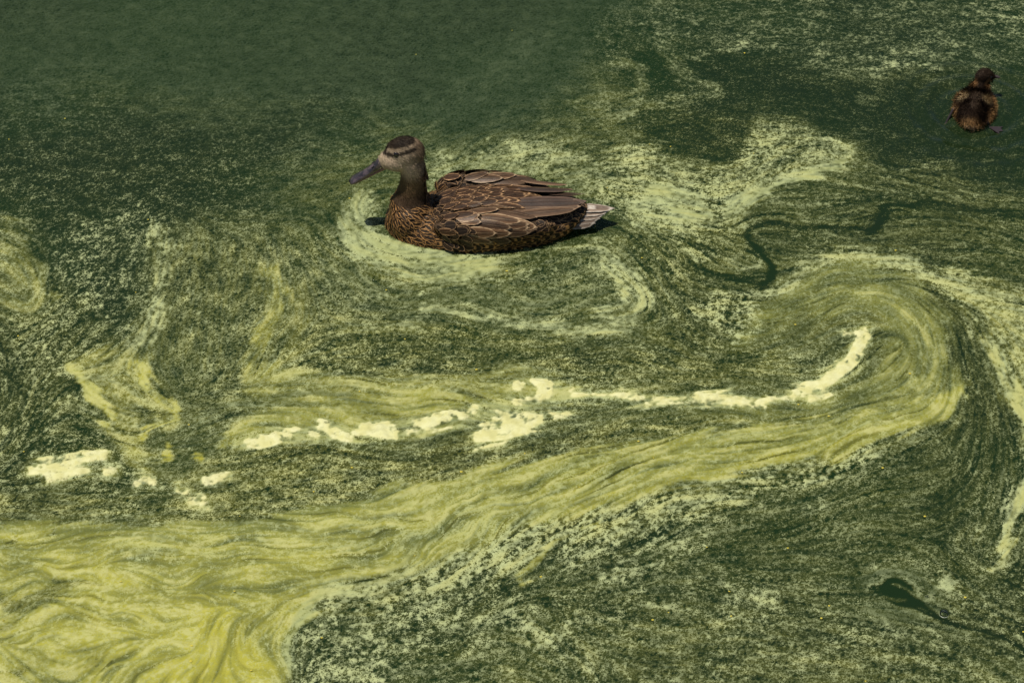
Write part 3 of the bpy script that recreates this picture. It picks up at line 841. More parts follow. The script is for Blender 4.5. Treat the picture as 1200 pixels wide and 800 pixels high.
def feather_mat(name, centre, mid, edge, edge_w=.16, bars=0.0, rough=.5, shaft=.5, inner=0.0, tipk=1.6):
    """uv: x along the feather (0 root, 1 tip), y across (0..1, .5 = shaft)"""
    m = NT(name)
    uv = m.n('ShaderNodeUVMap').outputs[0]
    sp = m.n('ShaderNodeSeparateXYZ'); m.set(sp, 0, uv)
    u, v = sp.outputs[0], sp.outputs[1]
    av = m.math('MULTIPLY', m.math('ABSOLUTE', m.math('SUBTRACT', v, 0.5)), 2.0)
    rnd = m.attr('tone')
    # barbs slant outward from the shaft
    sl = m.n('ShaderNodeCombineXYZ')
    m.set(sl, 0, m.math('SUBTRACT', u, m.math('MULTIPLY', av, 0.22))); m.set(sl, 1, m.math('MULTIPLY', v, 0.12)); m.set(sl, 2, rnd)
    barb = m.noise(sl.outputs[0], 34, 2, 0.6)
    soft = m.noise(m.mapping(uv, (3, 5, 1)), 1.3, 3, 0.6)
    # distance to the rim, 0 at the rim
    rim = m.math('MINIMUM', m.math('SUBTRACT', 1.0, av), m.math('MULTIPLY', m.math('SUBTRACT', 1.0, u), tipk))
    rimn = m.math('ADD', rim, m.math('MULTIPLY', m.math('SUBTRACT', barb, 0.5), 0.10))
    e = m.ramp(rimn, edge_w * 0.55, edge_w * 1.25, 1.0, 0.0)
    col = m.mix(m.ramp(av, 0.05, 0.85), centre, mid)
    col = m.mix(m.ramp(soft, 0.35, 0.7, 0, 0.5), col, mid)
    if inner:
        ring = m.math('ABSOLUTE', m.math('SUBTRACT', m.math('MAXIMUM', m.math('MULTIPLY', av, 1.1), m.math('SUBTRACT', m.math('MULTIPLY', u, 1.25), 0.28)), inner))
        col = m.mix(m.ramp(m.math('ADD', ring, m.math('MULTIPLY', m.math('SUBTRACT', barb, .5), .12)), 0.05, 0.13, 0.9, 0.0), col, edge)
    e = m.math('MULTIPLY', e, m.ramp(m.noise(m.mapping(uv, (4, 3, 1)), 1.0, 2, .5), 0.32, 0.56, 0.15, 1.0))
    col = m.mix(e, col, edge)
    col = m.mix(m.ramp(av, 0.02, 0.06, shaft, 0.0), col, m.mix(0.5, mid, edge))
    col = m.mix(m.ramp(barb, 0.3, 0.7, 0.30, 0.0), col, (0.006, 0.005, 0.004))
    col = m.mix(m.math('MULTIPLY', rnd, 0.55), col, (0.012, 0.009, 0.007))
    nrm = m.bump(m.math('ADD', barb, m.math('MULTIPLY', m.ramp(av, 0.0, 0.08), -0.6)), 0.45, 0.0006)
    return m.done(m.principled(col, rough, 0.16, nrm))


FE_U = np.array([0, .15, .35, .55, .75, .9, 1.0])
FE_W = np.array([.40, .80, 1.0, .98, .80, .50, .08])


def feather_geo(base, direc, normal, L, W, bvh=None, lift0=0.0006, lift1=0.0035, tipw=None, camber=0.15, sweep=0.0, nv=5, droop=0.0, zmin=None):
    """one feather blade, laid over the skin when a bvh is given; returns verts, faces, uvs"""
    base, t, n = Vector(base), Vector(direc).normalized(), Vector(normal).normalized()
    t = (t - n * t.dot(n)).normalized(); b = n.cross(t)
    fw = FE_W if tipw is None else tipw
    V, UV, F = [], [], []
    nu = len(FE_U)
    for i, u in enumerate(FE_U):
        w = W * .5 * fw[i]
        for j in range(nv):
            a = -1 + 2 * j / (nv - 1)
            p = base + t * (u * L - (abs(a) ** 2) * W * .12) + b * (a * w + sweep * u * u * L)
            lift = lift0 + (lift1 - lift0) * u - camber * abs(a) ** 2 * w * .35
            if bvh is not None:
                q, nn, _, dist = bvh.find_nearest(p)
                if q is not None and dist < .03:
                    p = q + nn * max(lift, 0.0003)
                else:
                    p = p + n * lift
            else:
                p = p + n * (lift - droop * u * u * L)
            if zmin is not None and p.z < zmin: p.z = zmin
            V.append(p); UV.append((u, j / (nv - 1)))
    for i in range(nu - 1):
        for j in range(nv - 1):
            k = i * nv + j
            F.append((k, k + 1, k + nv + 1, k + nv))
    return V, F, UV


def feather_obj(name, geos, mat, parent, tone=None, label=None):
    """one object from one or many feather geos"""
    V, F, UV, T = [], [], [], []
    for g in geos:
        o = len(V); V += g[0]; UV += g[2]
        F += [tuple(i + o for i in f) for f in g[1]]
        T += [random.random() if tone is None else tone] * len(g[0])
    me = np_mesh(name, np.array([tuple(v) for v in V]), np.array(F))
    uvl = me.uv_layers.new(name='UVMap')
    idx = np.empty(len(me.loops), np.int32); me.loops.foreach_get('vertex_index', idx)
    uvl.data.foreach_set('uv', np.array(UV, np.float32)[idx].ravel())
    fattr(me, 'tone', np.array(T))
    o = link_mesh(name, me, mat, parent)
    if label: o['label'] = label
    return o


def down_strands(P, N, D, L, W, colors, jitter=.35):
    """short down: P points, N normals, D lie direction, L length per point; thin bent triangles"""
    n = len(P)
    g = np.random.default_rng(3)
    d = D + g.normal(0, jitter, (n, 3)); d /= np.linalg.norm(d, axis=1, keepdims=True)
    s = np.cross(d, N); s /= np.linalg.norm(s, axis=1, keepdims=True) + 1e-9
    L = (L * g.uniform(.6, 1.3, n))[:, None]
    a = P - s * W; b = P + s * W; c = P + d * L * .6 + N * L * .02 + s * W * .6; e = P + d * L
    V = np.stack([a, b, c, e], 1).reshape(-1, 3)
    k = np.arange(n) * 4
    F = np.concatenate([np.stack([k, k + 1, k + 2], 1), np.stack([k, k + 2, k + 3], 1)])
    return V, F, np.repeat(colors, 4, 0)


def sample_pts(me, n, cond=None):
    v, nn = verts_of(me)
    idx = np.arange(len(v))
    if cond is not None: idx = idx[cond(v)]
    g = np.random.default_rng(9)
    k = g.choice(idx, n, replace=len(idx) < n)
    return v[k] + g.normal(0, .0007, (n, 3)), nn[k]


def poisson(v, idx, dmin, seed=1):
    g = np.random.default_rng(seed); idx = g.permutation(idx)
    keep = []; cell = {}
    for i in idx:
        p = v[i]; c = tuple((p / dmin).astype(int))
        ok = True
        for a in (-1, 0, 1):
            for b in (-1, 0, 1):
                for d in (-1, 0, 1):
                    for q in cell.get((c[0] + a, c[1] + b, c[2] + d), ()):
                        if np.sum((v[q] - p) ** 2) < dmin * dmin: ok = False; break
                    if not ok: break
                if not ok: break
            if not ok: break
        if ok: keep.append(i); cell.setdefault(c, []).append(i)
    return keep


def mix3(a, b, t):
    return np.asarray(a) * (1 - t[:, None]) + np.asarray(b) * t[:, None]


def duck_colour(v):
    """hen mallard plumage colour by place on the body (bird frame: x forward, z up)"""
    x, y, z = v[:, 0], v[:, 1], v[:, 2]
    n = len(v)
    body = np.tile(np.array([0.060, 0.036, 0.020]), (n, 1))
    # head frame: axis through the eye, sloping down to the bill
    ax = np.array([.962, -.275])
    dx, dz = x - .188, z - .1605
    al = dx * ax[0] + dz * ax[1]; up = -dx * ax[1] + dz * ax[0]
    cheek = mix3([0.48, 0.365, 0.25], [0.17, 0.112, 0.066], smooth_to(-al, .0, .045))
    neck = mix3([0.15, 0.095, 0.048], [0.060, 0.034, 0.016], smooth_to(.108 - z, .0, .05))
    head = mix3(neck, cheek, smooth_to(z, .100, .126))
    brow = smooth_to(up, .0030, .0050) * (1 - smooth_to(up, .0075, .0095)) * smooth_to(al, -.030, -.01) * smooth_to(np.abs(y), .005, .010)
    crown = smooth_to(up, .0062, .0085)
    crown = np.maximum(crown, (1 - smooth_to(np.abs(y), .004, .009)) * smooth_to(up, -.006, .004) * smooth_to(al, -.02, .0))
    c = mix3(head, [0.013, 0.008, 0.005], crown)
    c = c * (1 - brow[:, None] * .8) + np.array([0.22, .16, .10]) * brow[:, None] * .8
    stripe = (1 - smooth_to(np.abs(up + .0003), .0026, .0044)) * smooth_to(al, -.040, -.030) * (1 - smooth_to(al, .030, .036))
    c = mix3(c, [0.012, 0.009, 0.007], stripe * .95)
    lore = smooth_to(al, .018, .028) * smooth_to(-up, .003, .008) * (1 - smooth_to(-up, .018, .024))
    c = mix3(c, [0.40, 0.31, 0.20], lore * .7)
    nape = smooth_to(-al, .036, .046) * smooth_to(z, .09, .13)
    c = mix3(c, [0.045, 0.030, 0.018], nape * .8)
    t = smooth_to(z, .068, .082) * smooth_to(x, .118, .13)
    return mix3(body, c, t)


def make_duck():
    root = bpy.data.objects.new('mallard_hen', None); COL.objects.link(root)
    tag(root, 'brown mallard hen swimming side-on through the yellow green algae', 'duck')
    bm = bmesh.new()
    #      x     half-w  top   bottom
    keys = [(-.122, .008, .040, .030), (-.108, .024, .043, .014), (-.085, .040, .047, -.006), (-.045, .056, .053, -.024), (.0, .066, .058, -.034),
            (.05, .072, .058, -.040), (.095, .071, .052, -.042), (.130, .065, .044, -.040), (.160, .056, .040, -.036), (.185, .043, .038, -.028), (.202, .026, .029, -.016), (.210, .009, .019, -.002)]
    secs = []
    for x, w, tp, bt in interp_secs(keys, 4):
        secs.append(((x, 0, (tp + bt) / 2), (0, w, 0), (0, 0, (tp - bt) / 2)))
    loft(bm, secs)
    nk = [(.158, .020, .046, .046), (.166, .045, .035, .033), (.166, .066, .0255, .0240), (.163, .089, .0215, .0205), (.162, .112, .0215, .0205), (.166, .133, .0235, .0215), (.171, .152, .022, .019)]
    loft(bm, [((x, 0, z), (a, 0, a * .12), (0, b, 0)) for x, z, a, b in interp_secs(nk, 4)])
    ellipsoid(bm, (.1745, 0, .1510), (.0335, .0215, .0300), (0, R(14), 0))
    ellipsoid(bm, (.197, 0, .1390), (.0245, .0150, .0175), (0, R(34), 0))
    for s in (-1, 1):
        ellipsoid(bm, (.186, s * .008, .1390), (.022, .0135, .0180), (0, R(16), 0))
        ellipsoid(bm, (.030, s * .048, .034), (.100, .026, .027), (0, R(-3), s * R(4)))       # folded wing bulge
        ellipsoid(bm, (.172, s * .022, .024), (.030, .026, .032))                              # breast swell
    skin = fuse(bm, .0026, 8)
    body_mat = plumage_mat('hen_plumage')
    v, n = verts_of(skin)
    cattr(skin, 'plumage', duck_colour(v))
    link_mesh('body', skin, body_mat, root)
    bvh = bvh_of(skin)

    M_scap = feather_mat('scapular_feather', (0.012, 0.006, 0.003), (0.105, 0.052, 0.024), (0.64, 0.38, 0.19), .17, rough=.42)
    M_cov = feather_mat('covert_feather', (0.032, 0.016, 0.008), (0.21, 0.115, 0.058), (0.70, 0.48, 0.28), .17, shaft=.6, rough=.40)
    M_ter = feather_mat('tertial_feather', (0.050, 0.028, 0.016), (0.22, 0.13, 0.075), (0.54, 0.36, 0.22), .09, rough=.38, shaft=.8)
    M_pri = feather_mat('primary_feather', (0.030, 0.019, 0.014), (0.13, 0.082, 0.058), (0.30, 0.20, 0.14), .08, rough=.38)
    M_fl = feather_mat('flank_feather', (0.010, 0.006, 0.004), (0.022, 0.012, 0.007), (0.66, 0.35, 0.12), .22, inner=.42)
    M_br = feather_mat('breast_feather', (0.008, 0.005, 0.003), (0.018, 0.010, 0.006), (0.62, 0.32, 0.11), .42, tipk=4.0)
    M_tail = feather_mat('tail_feather', (0.10, 0.065, 0.045), (0.34, 0.25, 0.18), (0.70, 0.61, 0.50), .20, rough=.45, shaft=.9, inner=.40)
    M_rump = feather_mat('rump_feather', (0.014, 0.008, 0.005), (0.040, 0.022, 0.012), (0.46, 0.28, 0.14), .22)

    def hit(x, phi, s):
        d = Vector((0, s * math.sin(phi), math.cos(phi)))
        o = Vector((x, 0, .036)) + d * .3
        q, nn, _, _ = bvh.ray_cast(o, -d)
        return (q, nn) if q is not None else (None, None)

    def lay(name, mat, x, phi, s, L, W, ang=0.0, l0=.0008, l1=.004, **k):
        q, nn = hit(x, phi, s)
        if q is None: return
        t = Vector((-1, 0, 0)); t = (t - nn * t.dot(nn)).normalized()
        b = nn.cross(t)
        t = t * math.cos(ang) + b * math.sin(ang) * -s
        feather_obj(name, [feather_geo(q, t, nn, L, W, bvh, l0, l1, **k)], mat, root)

    rj = random.Random(5)
    J = lambda a: rj.uniform(-a, a) * 1.5
    narrow = np.array([.5, .85, 1.0, 1.0, .86, .62, .10])
    for s in (1, -1):
        # primaries: long, dark, crossing over the rump
        for k, (ph, L) in enumerate([(62, .098), (56, .094), (50, .088)]):
            q, nn = hit(-.030 - .004 * k, R(ph), s)
            tip = Vector((-.122 + .007 * k, s * (.020 - .004 * k), .074 - .003 * k))
            g = feather_geo(q + nn * .002, tip - q, (nn * .6 + Vector((0, s * .5, .6))).normalized(), (tip - q).length, .017, None, .001, .001, tipw=narrow, camber=.3)
            feather_obj('primary_feather', [g], M_pri, root)
        # tertials
        for k, (ph, x, L, W) in enumerate([(72, .026, .070, .024), (60, .030, .074, .025), (47, .028, .072, .023), (33, .020, .064, .021)]):
            lay('tertial_feather', M_ter, x, R(ph), s, L, W, R(10 - k * 3), .003 + .001 * k, .0070 - .0006 * k, tipw=narrow)
        for k, (ph, x, W, tip) in enumerate([(66, -.012, .016, (-.106, .030, .056)), (57, -.010, .017, (-.114, .025, .063)), (47, -.010, .018, (-.118, .020, .069)), (36, -.014, .016, (-.106, .013, .067))]):
            q, nn = hit(x, R(ph), s)
            tip = Vector((tip[0] + (.014 if s < 0 else 0), s * tip[1], tip[2] - (.006 if s < 0 else 0))); q = q + nn * (.003 + .0015 * k)
            feather_obj('tertial_feather', [feather_geo(q, tip - q, (nn * .5 + Vector((0, s * .45, .8))).normalized(), (tip - q).length, W, None, .001, .001, tipw=narrow, camber=.7)], M_ter if k < 2 else M_pri, root)
        # greater and middle coverts on the wing side
        for r, (x, L, W, p0, p1, m) in enumerate([(.022, .060, .0175, 70, 86, 3), (.044, .058, .0175, 56, 86, 4), (.064, .054, .017, 54, 86, 4), (.084, .046, .016, 56, 86, 5)]):
            for j in range(m):
                ph = p0 + (p1 - p0) * (j + .5 * (r % 2) * .8) / max(m - 1, 1)
                lay('covert_feather', M_cov, x + J(.006), R(ph + J(2.5)), s, L * (1 + J(.14)), W * (1 + J(.1)), R(3 + J(6)), .0045 + .0006 * r, .0075 + .0007 * r)
        # scapulars over the back
        for r, (x, L, W, p0, p1, m) in enumerate([(.010, .074, .020, 12, 34, 2), (.034, .066, .020, 10, 46, 3), (.058, .058, .0185, 8, 52, 4), (.080, .048, .016, 8, 56, 5), (.098, .036, .0135, 8, 66, 6), (.114, .026, .012, 6, 82, 8)]):
            for j in range(m):
                ph = p0 + (p1 - p0) * (j + .4 * (r % 2)) / max(m - 1, 1)
                lay('scapular_feather', M_scap, x + J(.005), R(ph + J(2.5)), s, L * (1 + J(.15)), W * (1 + J(.1)), R(J(8)), .0042 + .0005 * r, .0070 + .0005 * r)
        # flank feathers below the wing, down to the water
        for r, x in enumerate(np.linspace(-.072, .122, 13)):
            for j, zz in enumerate((.002, .012, .022)):
                q, nn, _, _ = bvh.ray_cast(Vector((x + J(.004) + .007 * (j % 2), s * .3, zz + J(.002))), Vector((0, -s, 0)))
                if q is None: continue
                t = Vector((-1, 0, .22 + J(.16)))
                feather_obj('flank_feather', [feather_geo(q, t, nn, .034 + J(.003), .0165, bvh, .0012, .0060 + .0006 * j, zmin=-.004)], M_fl, root)
    # tail: fan of pale-edged feathers, slightly raised
    for k in range(9):
        a = (k - 4) / 4.0
        bx = Vector((-.076 - .010 * (1 - abs(a)), a * .022, .034 - abs(a) * .010))
        tip = Vector((-.166 + .030 * abs(a), a * .034, .064 - abs(a) * .026))
        g = feather_geo(bx, tip - bx, Vector((0, a * .7, 1)), (tip - bx).length, .023, None, .0012 * (4 - abs(k - 4)), .0012 * (4 - abs(k - 4)), tipw=np.array([.5, .8, 1, 1, .82, .52, .08]), camber=.5, droop=.05)
        feather_obj('tail_feather', [g], M_tail, root)
    # small feathers: breast, mantle front, rump, under the tail
    v, n = verts_of(skin)
    def field(name, cond, dmin, L, W, mat, lift=.003, dirf=None, l0=.0008):
        idx = poisson(v, np.where(cond)[0], dmin, 4)
        gs = []
        for i in idx:
            p, nn = Vector(v[i]), Vector(n[i])
            t = Vector((-1, 0, 0)) if dirf is None else dirf(p)
            t = t + Vector((J(.25), J(.25), J(.25)))
            gs.append(feather_geo(p, t, nn, L * (1 + J(.2)), W * (1 + J(.2)), bvh, l0, lift, nv=3))
        o = feather_obj(name, gs, mat, root); o['kind'] = 'stuff'
        return o
    x, y, z = v.T
    field('breast_plumage', (x > .100) & (z < .056 - .10 * np.clip(x - .19, 0, 1)) & (z > -.006) & ~((x < .135) & (z > .038)), 0.0058, .0165, .0072, M_br, .0040, lambda p: Vector((-1, .35 * (1 if p.y > 0 else -1), -.75 if p.x > .17 else -.15)))
    field('mantle_plumage', (x > .092) & (x < .142) & (z > .034), .0065, .0165, .0105, M_rump, .0048, lambda p: Vector((-1, .25 * (1 if p.y > 0 else -1), -.1)))
    field('shoulder_plumage', (x > .076) & (x < .112) & (z > .012) & (z < .050) & (np.abs(y) > .04), .0085, .0220, .0110, M_rump, .0108, lambda p: Vector((-1, 0, -.12)), .0070)
    field('rump_plumage', (x < -.040) & (z > -.004), .0062, .0185, .0105, M_rump, .0045, lambda p: Vector((-1, 0, .25)))
    # short dense plumage over head and neck
    P, N = sample_pts(skin, 9000, lambda q: (q[:, 2] > .050) & (q[:, 0] > .120))
    D = np.tile(np.array([-.75, 0, -.65]), (len(P), 1)); D = D - N * np.sum(D * N, 1, keepdims=True)
    D = D / (np.linalg.norm(D, axis=1, keepdims=True) + 1e-6) + N * .14
    c = duck_colour(P) * RNG.uniform(.45, 1.30, (len(P), 1))
    V, F, cc = down_strands(P, N, D, np.full(len(P), .0042), .00032, c, .18)
    me = np_mesh('head_plumage', V, F); cattr(me, 'plumage', cc)
    mh = NT('hen_down'); down_mat = mh.done(mh.principled(mh.attr('plumage', 'Color'), .6, .08))
    o = link_mesh('head_plumage', me, down_mat, root); o['kind'] = 'stuff'

    # bill: upper and lower mandible, nail and nostrils
    mb = NT('bill_horn'); tcn = mb.n('ShaderNodeTexCoord').outputs['Object']
    nb = mb.noise(tcn, 90, 4, .6)
    sx = mb.n('ShaderNodeSeparateXYZ'); mb.set(sx, 0, tcn)
    edge = mb.ramp(mb.math('ADD', sx.outputs[2], mb.math('MULTIPLY', nb, .004)), -.0040, .0015, 1, 0)
    bill_mat = mb.done(mb.principled(mb.mix(mb.math('MULTIPLY', edge, .8), mb.mix(mb.ramp(nb, .4, .65), (0.020, 0.015, 0.016), (0.085, 0.060, 0.062)), (0.24, 0.095, 0.065)), .20, .9, mb.bump(nb, .12, .001)))
    B0 = Vector((.2080, 0, .1310)); B1 = Vector((.2680, 0, .0920))
    d = (B1 - B0).normalized(); ang = math.atan2(-d.z, d.x); Lb = (B1 - B0).length
    def mand(name, keys):
        bm = bmesh.new()
        secs = []
        for u, w, h, dz in interp_secs(keys, 4):
            secs.append(((u * Lb, 0, dz), (0, w, 0), (0, 0, h)))
        loft(bm, secs, 20)
        bmesh.ops.recalc_face_normals(bm, faces=bm.faces)
        me = bpy.data.meshes.new(name); bm.to_mesh(me); bm.free()
        me.polygons.foreach_set('use_smooth', np.ones(len(me.polygons), bool))
        o = link_mesh(name, me, bill_mat, root)
        o.location = B0; o.rotation_euler = (0, ang, 0)
        return o
    up = mand('upper_bill', [(-.12, .0100, .0110, .0015), (.05, .0098, .0105, .0018), (.25, .0092, .0078, .0002), (.5, .0098, .0056, -.0012), (.75, .0112, .0046, -.0014), (.90, .0112, .0040, -.0016), (.975, .0078, .0030, -.0022), (1.0, .0026, .0014, -.0030)])
    mand('lower_bill', [(-.05, .0085, .0045, -.0070), (.3, .0080, .0036, -.0062), (.7, .0096, .0026, -.0050), (.9, .0092, .0020, -.0046), (.96, .0050, .0010, -.0042)])
    md = NT('dark_horn'); dark = md.done(md.principled((0.006, 0.005, 0.005), .35, .5))
    for s in (-1, 1):
        bm = bmesh.new(); ellipsoid(bm, (.26 * Lb, s * .0062, .0058), (.0042, .0012, .0013), (s * R(-40), R(6), 0), 14, 8)
        me = bpy.data.meshes.new('nostril'); bm.to_mesh(me); bm.free()
        o = link_mesh('nostril', me, dark, up)
    bm = bmesh.new(); ellipsoid(bm, (.965 * Lb, 0, -.0006), (.0036, .0036, .0022), (0, 0, 0), 14, 8)
    me = bpy.data.meshes.new('bill_nail'); bm.to_mesh(me); bm.free()
    link_mesh('bill_nail', me, dark, up)
    # eyes
    me_ = NT('eye_gloss'); eye_mat = me_.done(me_.principled((0.008, 0.005, 0.004), .05, .8))
    for s in (-1, 1):
        q, nn, _, _ = bvh.ray_cast(Vector((.188, s * .2, .1605)), Vector((0, -s, 0)))
        bm = bmesh.new(); ellipsoid(bm, q - nn * .0010, (.0046, .0036, .0044), (0, 0, 0), 20, 12)
        me = bpy.data.meshes.new('eye'); bm.to_mesh(me); bm.free()
        me.polygons.foreach_set('use_smooth', np.ones(len(me.polygons), bool))
        link_mesh('eye', me, eye_mat, root)
    root.location = (DUCK_X, DUCK_Y, 0)
    root.rotation_euler = (0, 0, math.pi)
    return root


def duckling_colour(v):
    x, y, z = v[:, 0], v[:, 1], v[:, 2]
    c = np.tile(np.array([0.020, 0.011, 0.006]), (len(v), 1))
    def spot(cx, cy, cz, r):
        return 1 - smooth_to(np.sqrt((x - cx) ** 2 + (y - cy) ** 2 + (z - cz) ** 2), r * .4, r)
    buff = np.array([0.50, 0.28, 0.11])
    for s in (-1, 1):
        c = mix3(c, [0.40, 0.29, 0.15], spot(-.004, s * .023, .034, .015) * .95)
        c = mix3(c, buff, spot(.012, s * .040, .020, .022) * .9)
        c = mix3(c, buff, spot(-.022, s * .036, .010, .022) * .8)
        # cheek, with the dark crown left above
        c = mix3(c, [0.24, 0.12, 0.045], spot(.036, s * .014 - .006, .042, .012) * .75)
    c = mix3(c, buff, spot(-.056, 0, .004, .028) * .95)
    c = mix3(c, [0.62, 0.46, 0.27], spot(-.056, 0, -.004, .020) * .9)
    c = mix3(c, buff * .8, smooth_to(.012 - z, 0, .012) * .6)
    return c


def make_duckling():
    root = bpy.data.objects.new('duckling', None); COL.objects.link(root)
    tag(root, 'fluffy dark brown duckling paddling away over clear green water', 'duckling')
    bm = bmesh.new()
    ellipsoid(bm, (-.004, 0, .010), (.045, .035, .030), (0, R(2), 0))
    ellipsoid(bm, (-.030, 0, .016), (.028, .026, .024))
    ellipsoid(bm, (.024, 0, .010), (.020, .026, .024))
    loft(bm, [((x, yy, z), (a, 0, 0), (0, a * .95, 0)) for x, yy, z, a in interp_secs([(.026, 0, .010, .017), (.034, -.001, .024, .0140), (.040, -.003, .036, .0135), (.044, -.005, .044, .0130)], 4)])
    HY = R(-52)                                   # head turned to its right
    hc = Vector((.046, -.007, .050))
    ellipsoid(bm, hc, (.0175, .0135, .0150), (0, R(6), HY))
    ellipsoid(bm, hc + Vector((math.cos(HY), math.sin(HY), 0)) * .012 - Vector((0, 0, .004)), (.011, .010, .0095), (0, R(10), HY))
    skin = fuse(bm, .0020, 6)
    v, n = verts_of(skin)
    cattr(skin, 'plumage', duckling_colour(v))
    link_mesh('body', skin, plumage_mat('duckling_skin', .75, 1.2), root)
    md = NT('duckling_down'); mat = md.done(md.principled(md.attr('plumage', 'Color'), .7, .15))
    P, N = sample_pts(skin, 15000, lambda q: q[:, 2] > -.004)
    D = np.tile(np.array([-.9, 0, -.1]), (len(P), 1))
    hd = P[:, 2] > .038
    D[hd] = np.array([-math.cos(HY) * .7, -math.sin(HY) * .7, -.4])
    D = D - N * np.sum(D * N, 1, keepdims=True); D /= np.linalg.norm(D, axis=1, keepdims=True) + 1e-6
    D = D + N * np.where(hd, .45, .8)[:, None]
    L = np.where(hd, .0040, .0125)
    c = duckling_colour(P) * RNG.uniform(.6, 1.5, (len(P), 1))
    V, F, cc = down_strands(P, N, D, L, .00038, c, .38)
    me = np_mesh('down', V, F); cattr(me, 'plumage', cc)
    o = link_mesh('down', me, mat, root); o['kind'] = 'stuff'
    # stub wings
    for s in (-1, 1):
        bm = bmesh.new(); ellipsoid(bm, (-.002, s * .0325, .018), (.024, .0050, .0095), (s * R(24), R(4), s * R(4)))
        w = fuse(bm, .0016, 3); wv, wn = verts_of(w)
        base = mix3([0.026, 0.015, 0.009], [0.36, 0.22, 0.10], smooth_to(wv[:, 0], .002, .022) * .9)
        cattr(w, 'plumage', base)
        wo = link_mesh('wing', w, bpy.data.materials['duckling_skin'], root)
        g = np.random.default_rng(4); k = g.choice(len(wv), 900)
        DD = np.tile(np.array([-.9, s * .1, -.1]), (900, 1)) + wn[k] * .7
        V, F, cc = down_strands(wv[k], wn[k], DD, np.full(900, .0062), .00036, base[k] * g.uniform(.6, 1.5, (900, 1)))
        me = np_mesh('wing_down', V, F); cattr(me, 'plumage', cc)
        o = link_mesh('wing_down', me, mat, wo); o['kind'] = 'stuff'
    # bill, eyes
    mb = NT('duckling_bill'); bmat = mb.done(mb.principled((0.05, 0.035, 0.03), .3, .5))
    f = Vector((math.cos(HY), math.sin(HY), 0)); sd = Vector((-f.y, f.x, 0))
    bm = bmesh.new()
    o0 = hc + f * .020 - Vector((0, 0, .006))
    loft(bm, [(o0 + f * u - Vector((0, 0, u * .35)), sd * w, (0, 0, h)) for u, w, h in [(0, .0050, .0046), (.006, .0050, .0030), (.011, .0056, .0022), (.0145, .0050, .0016), (.016, .0022, .0008)]], 16)
    bmesh.ops.recalc_face_normals(bm, faces=bm.faces)
    me = bpy.data.meshes.new('bill'); bm.to_mesh(me); bm.free()
    me.polygons.foreach_set('use_smooth', np.ones(len(me.polygons), bool))
    link_mesh('bill', me, bmat, root)
    bv = bvh_of(skin)
    for s in (-1, 1):
        q, nn, _, _ = bv.ray_cast(hc + sd * s * .1 + f * .008 + Vector((0, 0, .002)), -sd * s)
        if q is None: continue
        bm = bmesh.new(); ellipsoid(bm, q - nn * .0004, (.0026, .0026, .0026), (0, 0, 0), 14, 8)
        me = bpy.data.meshes.new('eye'); bm.to_mesh(me); bm.free()
        me.polygons.foreach_set('use_smooth', np.ones(len(me.polygons), bool))
        link_mesh('eye', me, bpy.data.materials['eye_gloss'], root)
    # paddling legs with webbed feet trailing at the surface
    mf = NT('webbed_foot'); fmat = mf.done(mf.principled((0.035, 0.026, 0.026), .3, .5))
    for s, knee, ank, tipd in ((1, (-.028, .038, .014), (-.042, .046, -.006), Vector((-.70, .75, -.14))), (-1, (-.036, -.030, .004), (-.040, -.037, -.003), Vector((-.15, -1, -.04)))):
        bm = bmesh.new()
        hip = Vector((-.018, s * .030, .018)); knee = Vector(knee); ank = Vector(ank)
        pts = [hip, knee, ank]
        secs = []
        for i, p in enumerate(pts):
            t = (pts[min(i + 1, 2)] - pts[max(i - 1, 0)]).normalized()
            a = t.orthogonal().normalized(); b = t.cross(a)
            r = (.0045, .0026, .0018)[i]
            secs.append((p, a * r, b * r))
        loft(bm, secs, 12)
        bmesh.ops.recalc_face_normals(bm, faces=bm.faces)
        me = bpy.data.meshes.new('leg'); bm.to_mesh(me); bm.free()
        lg = link_mesh('leg', me, fmat, root)
        # webbed foot: three toes with skin between, thin but solid
        t = tipd.normalized(); b = t.cross(Vector((0, 0, 1))).normalized(); up = b.cross(t).normalized()
        prof = [(0, -.0022), (.010, -.0070), (.022, -.0125), (.019, -.0060), (.026, 0), (.019, .0060), (.022, .0125), (.010, .0070), (0, .0022)]
        bm = bmesh.new()
        top = [bm.verts.new(ank + t * u + b * w + up * .0008) for u, w in prof]
        bot = [bm.verts.new(ank + t * u + b * w - up * .0008) for u, w in prof]
        bm.faces.new(top); bm.faces.new(bot[::-1])
        for i in range(len(prof)):
            j = (i + 1) % len(prof); bm.faces.new((top[i], bot[i], bot[j], top[j]))
        bmesh.ops.recalc_face_normals(bm, faces=bm.faces)
        me = bpy.data.meshes.new('webbed_foot'); bm.to_mesh(me); bm.free()
        link_mesh('webbed_foot', me, fmat, lg)
    root.location = (DL_X, DL_Y, 0.002)
    root.rotation_euler = (0, 0, DL_YAW)
    root.scale = (.92, .92, .95)
    return root


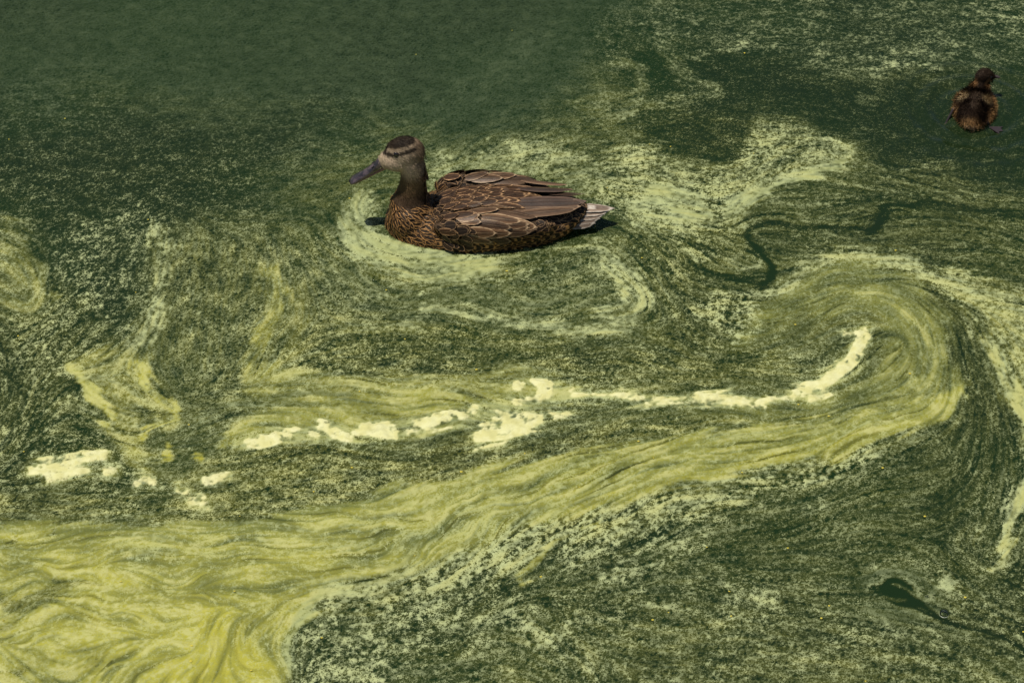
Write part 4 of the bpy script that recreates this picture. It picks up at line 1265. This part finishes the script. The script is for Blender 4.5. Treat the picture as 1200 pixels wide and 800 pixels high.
def make_bubbles():
    m = NT('bubble_skin')
    fr = m.n('ShaderNodeFresnel'); fr.inputs[0].default_value = 1.5
    gl = m.n('ShaderNodeBsdfGlossy'); gl.inputs['Roughness'].default_value = 0.03
    tr = m.n('ShaderNodeBsdfTransparent'); m.set(tr, 0, (.93, .96, .93))
    mx = m.n('ShaderNodeMixShader'); m.t.links.new(fr.outputs[0], mx.inputs[0])
    m.t.links.new(tr.outputs[0], mx.inputs[1]); m.t.links.new(gl.outputs[0], mx.inputs[2])
    skin = m.done(mx.outputs[0])
    mr = NT('bubble_foam_ring'); ring_mat = mr.done(mr.principled((0.30, 0.33, 0.25), .25, .5))
    for px, py, r, lab in ((1106, 720, .0062, 'round clear bubble with a pale rim at the tail of the dark gap'), (1086, 700, .0024, 'tiny glinting bubble on the pale lip of the dark gap')):
        X, Y = (float(q) for q in px2w(px, py))
        root = bpy.data.objects.new('bubble', None); COL.objects.link(root)
        root.location = (X, Y, .0012)
        tag(root, lab, 'bubble', 'bubbles by the dark gap')
        bm = bmesh.new(); ellipsoid(bm, (0, 0, r * .35), (r, r, r * .85), (0, 0, 0), 28, 16)
        me = bpy.data.meshes.new('dome'); bm.to_mesh(me); bm.free()
        me.polygons.foreach_set('use_smooth', np.ones(len(me.polygons), bool))
        link_mesh('dome', me, skin, root)
        bm = bmesh.new()
        N = 32
        rings = []
        for i in range(N):
            a = 2 * math.pi * i / N; c = Vector((math.cos(a), math.sin(a), 0))
            rings.append([bm.verts.new(c * (r * 1.0 + r * .11 * math.cos(q)) + Vector((0, 0, r * .10 * math.sin(q)))) for q in [2 * math.pi * j / 8 for j in range(8)]])
        for i in range(N):
            for j in range(8):
                bm.faces.new((rings[i][j], rings[(i + 1) % N][j], rings[(i + 1) % N][(j + 1) % 8], rings[i][(j + 1) % 8]))
        bmesh.ops.recalc_face_normals(bm, faces=bm.faces)
        me = bpy.data.meshes.new('rim'); bm.to_mesh(me); bm.free()
        link_mesh('rim', me, ring_mat, root)


make_duck()
make_duckling()
make_bubbles()


def make_specks():
    g = np.random.default_rng(15)
    V, F = [], []
    for k in range(70):
        px, py = g.uniform(-60, 1260), 800 * g.uniform(0, 1) ** .7
        X, Y = (float(q) for q in px2w(px, py)); r = g.uniform(.0012, .0024); h = .0026 + float(ripple(np.array(X), np.array(Y)))
        a0 = g.uniform(0, 6.28); o = len(V)
        for j in range(6):
            a = a0 + j * math.pi / 3; q = r * g.uniform(.7, 1.2)
            V.append((X + q * math.cos(a), Y + .8 * q * math.sin(a), h))
        V.append((X, Y, h + .0007)); V.append((X, Y, h - .0012))
        for j in range(6):
            F.append((o + j, o + (j + 1) % 6, o + 6)); F.append((o + (j + 1) % 6, o + j, o + 7))
    m = NT('yellow_speck'); mat = m.done(m.principled((0.50, 0.42, 0.05), .6, .3))
    o = link_mesh('yellow_specks', np_mesh('yellow_specks', np.array(V), np.array(F), False), mat)
    tag(o, 'tiny scattered yellow petal specks floating on the pond', 'specks', None, 'stuff')


make_specks()
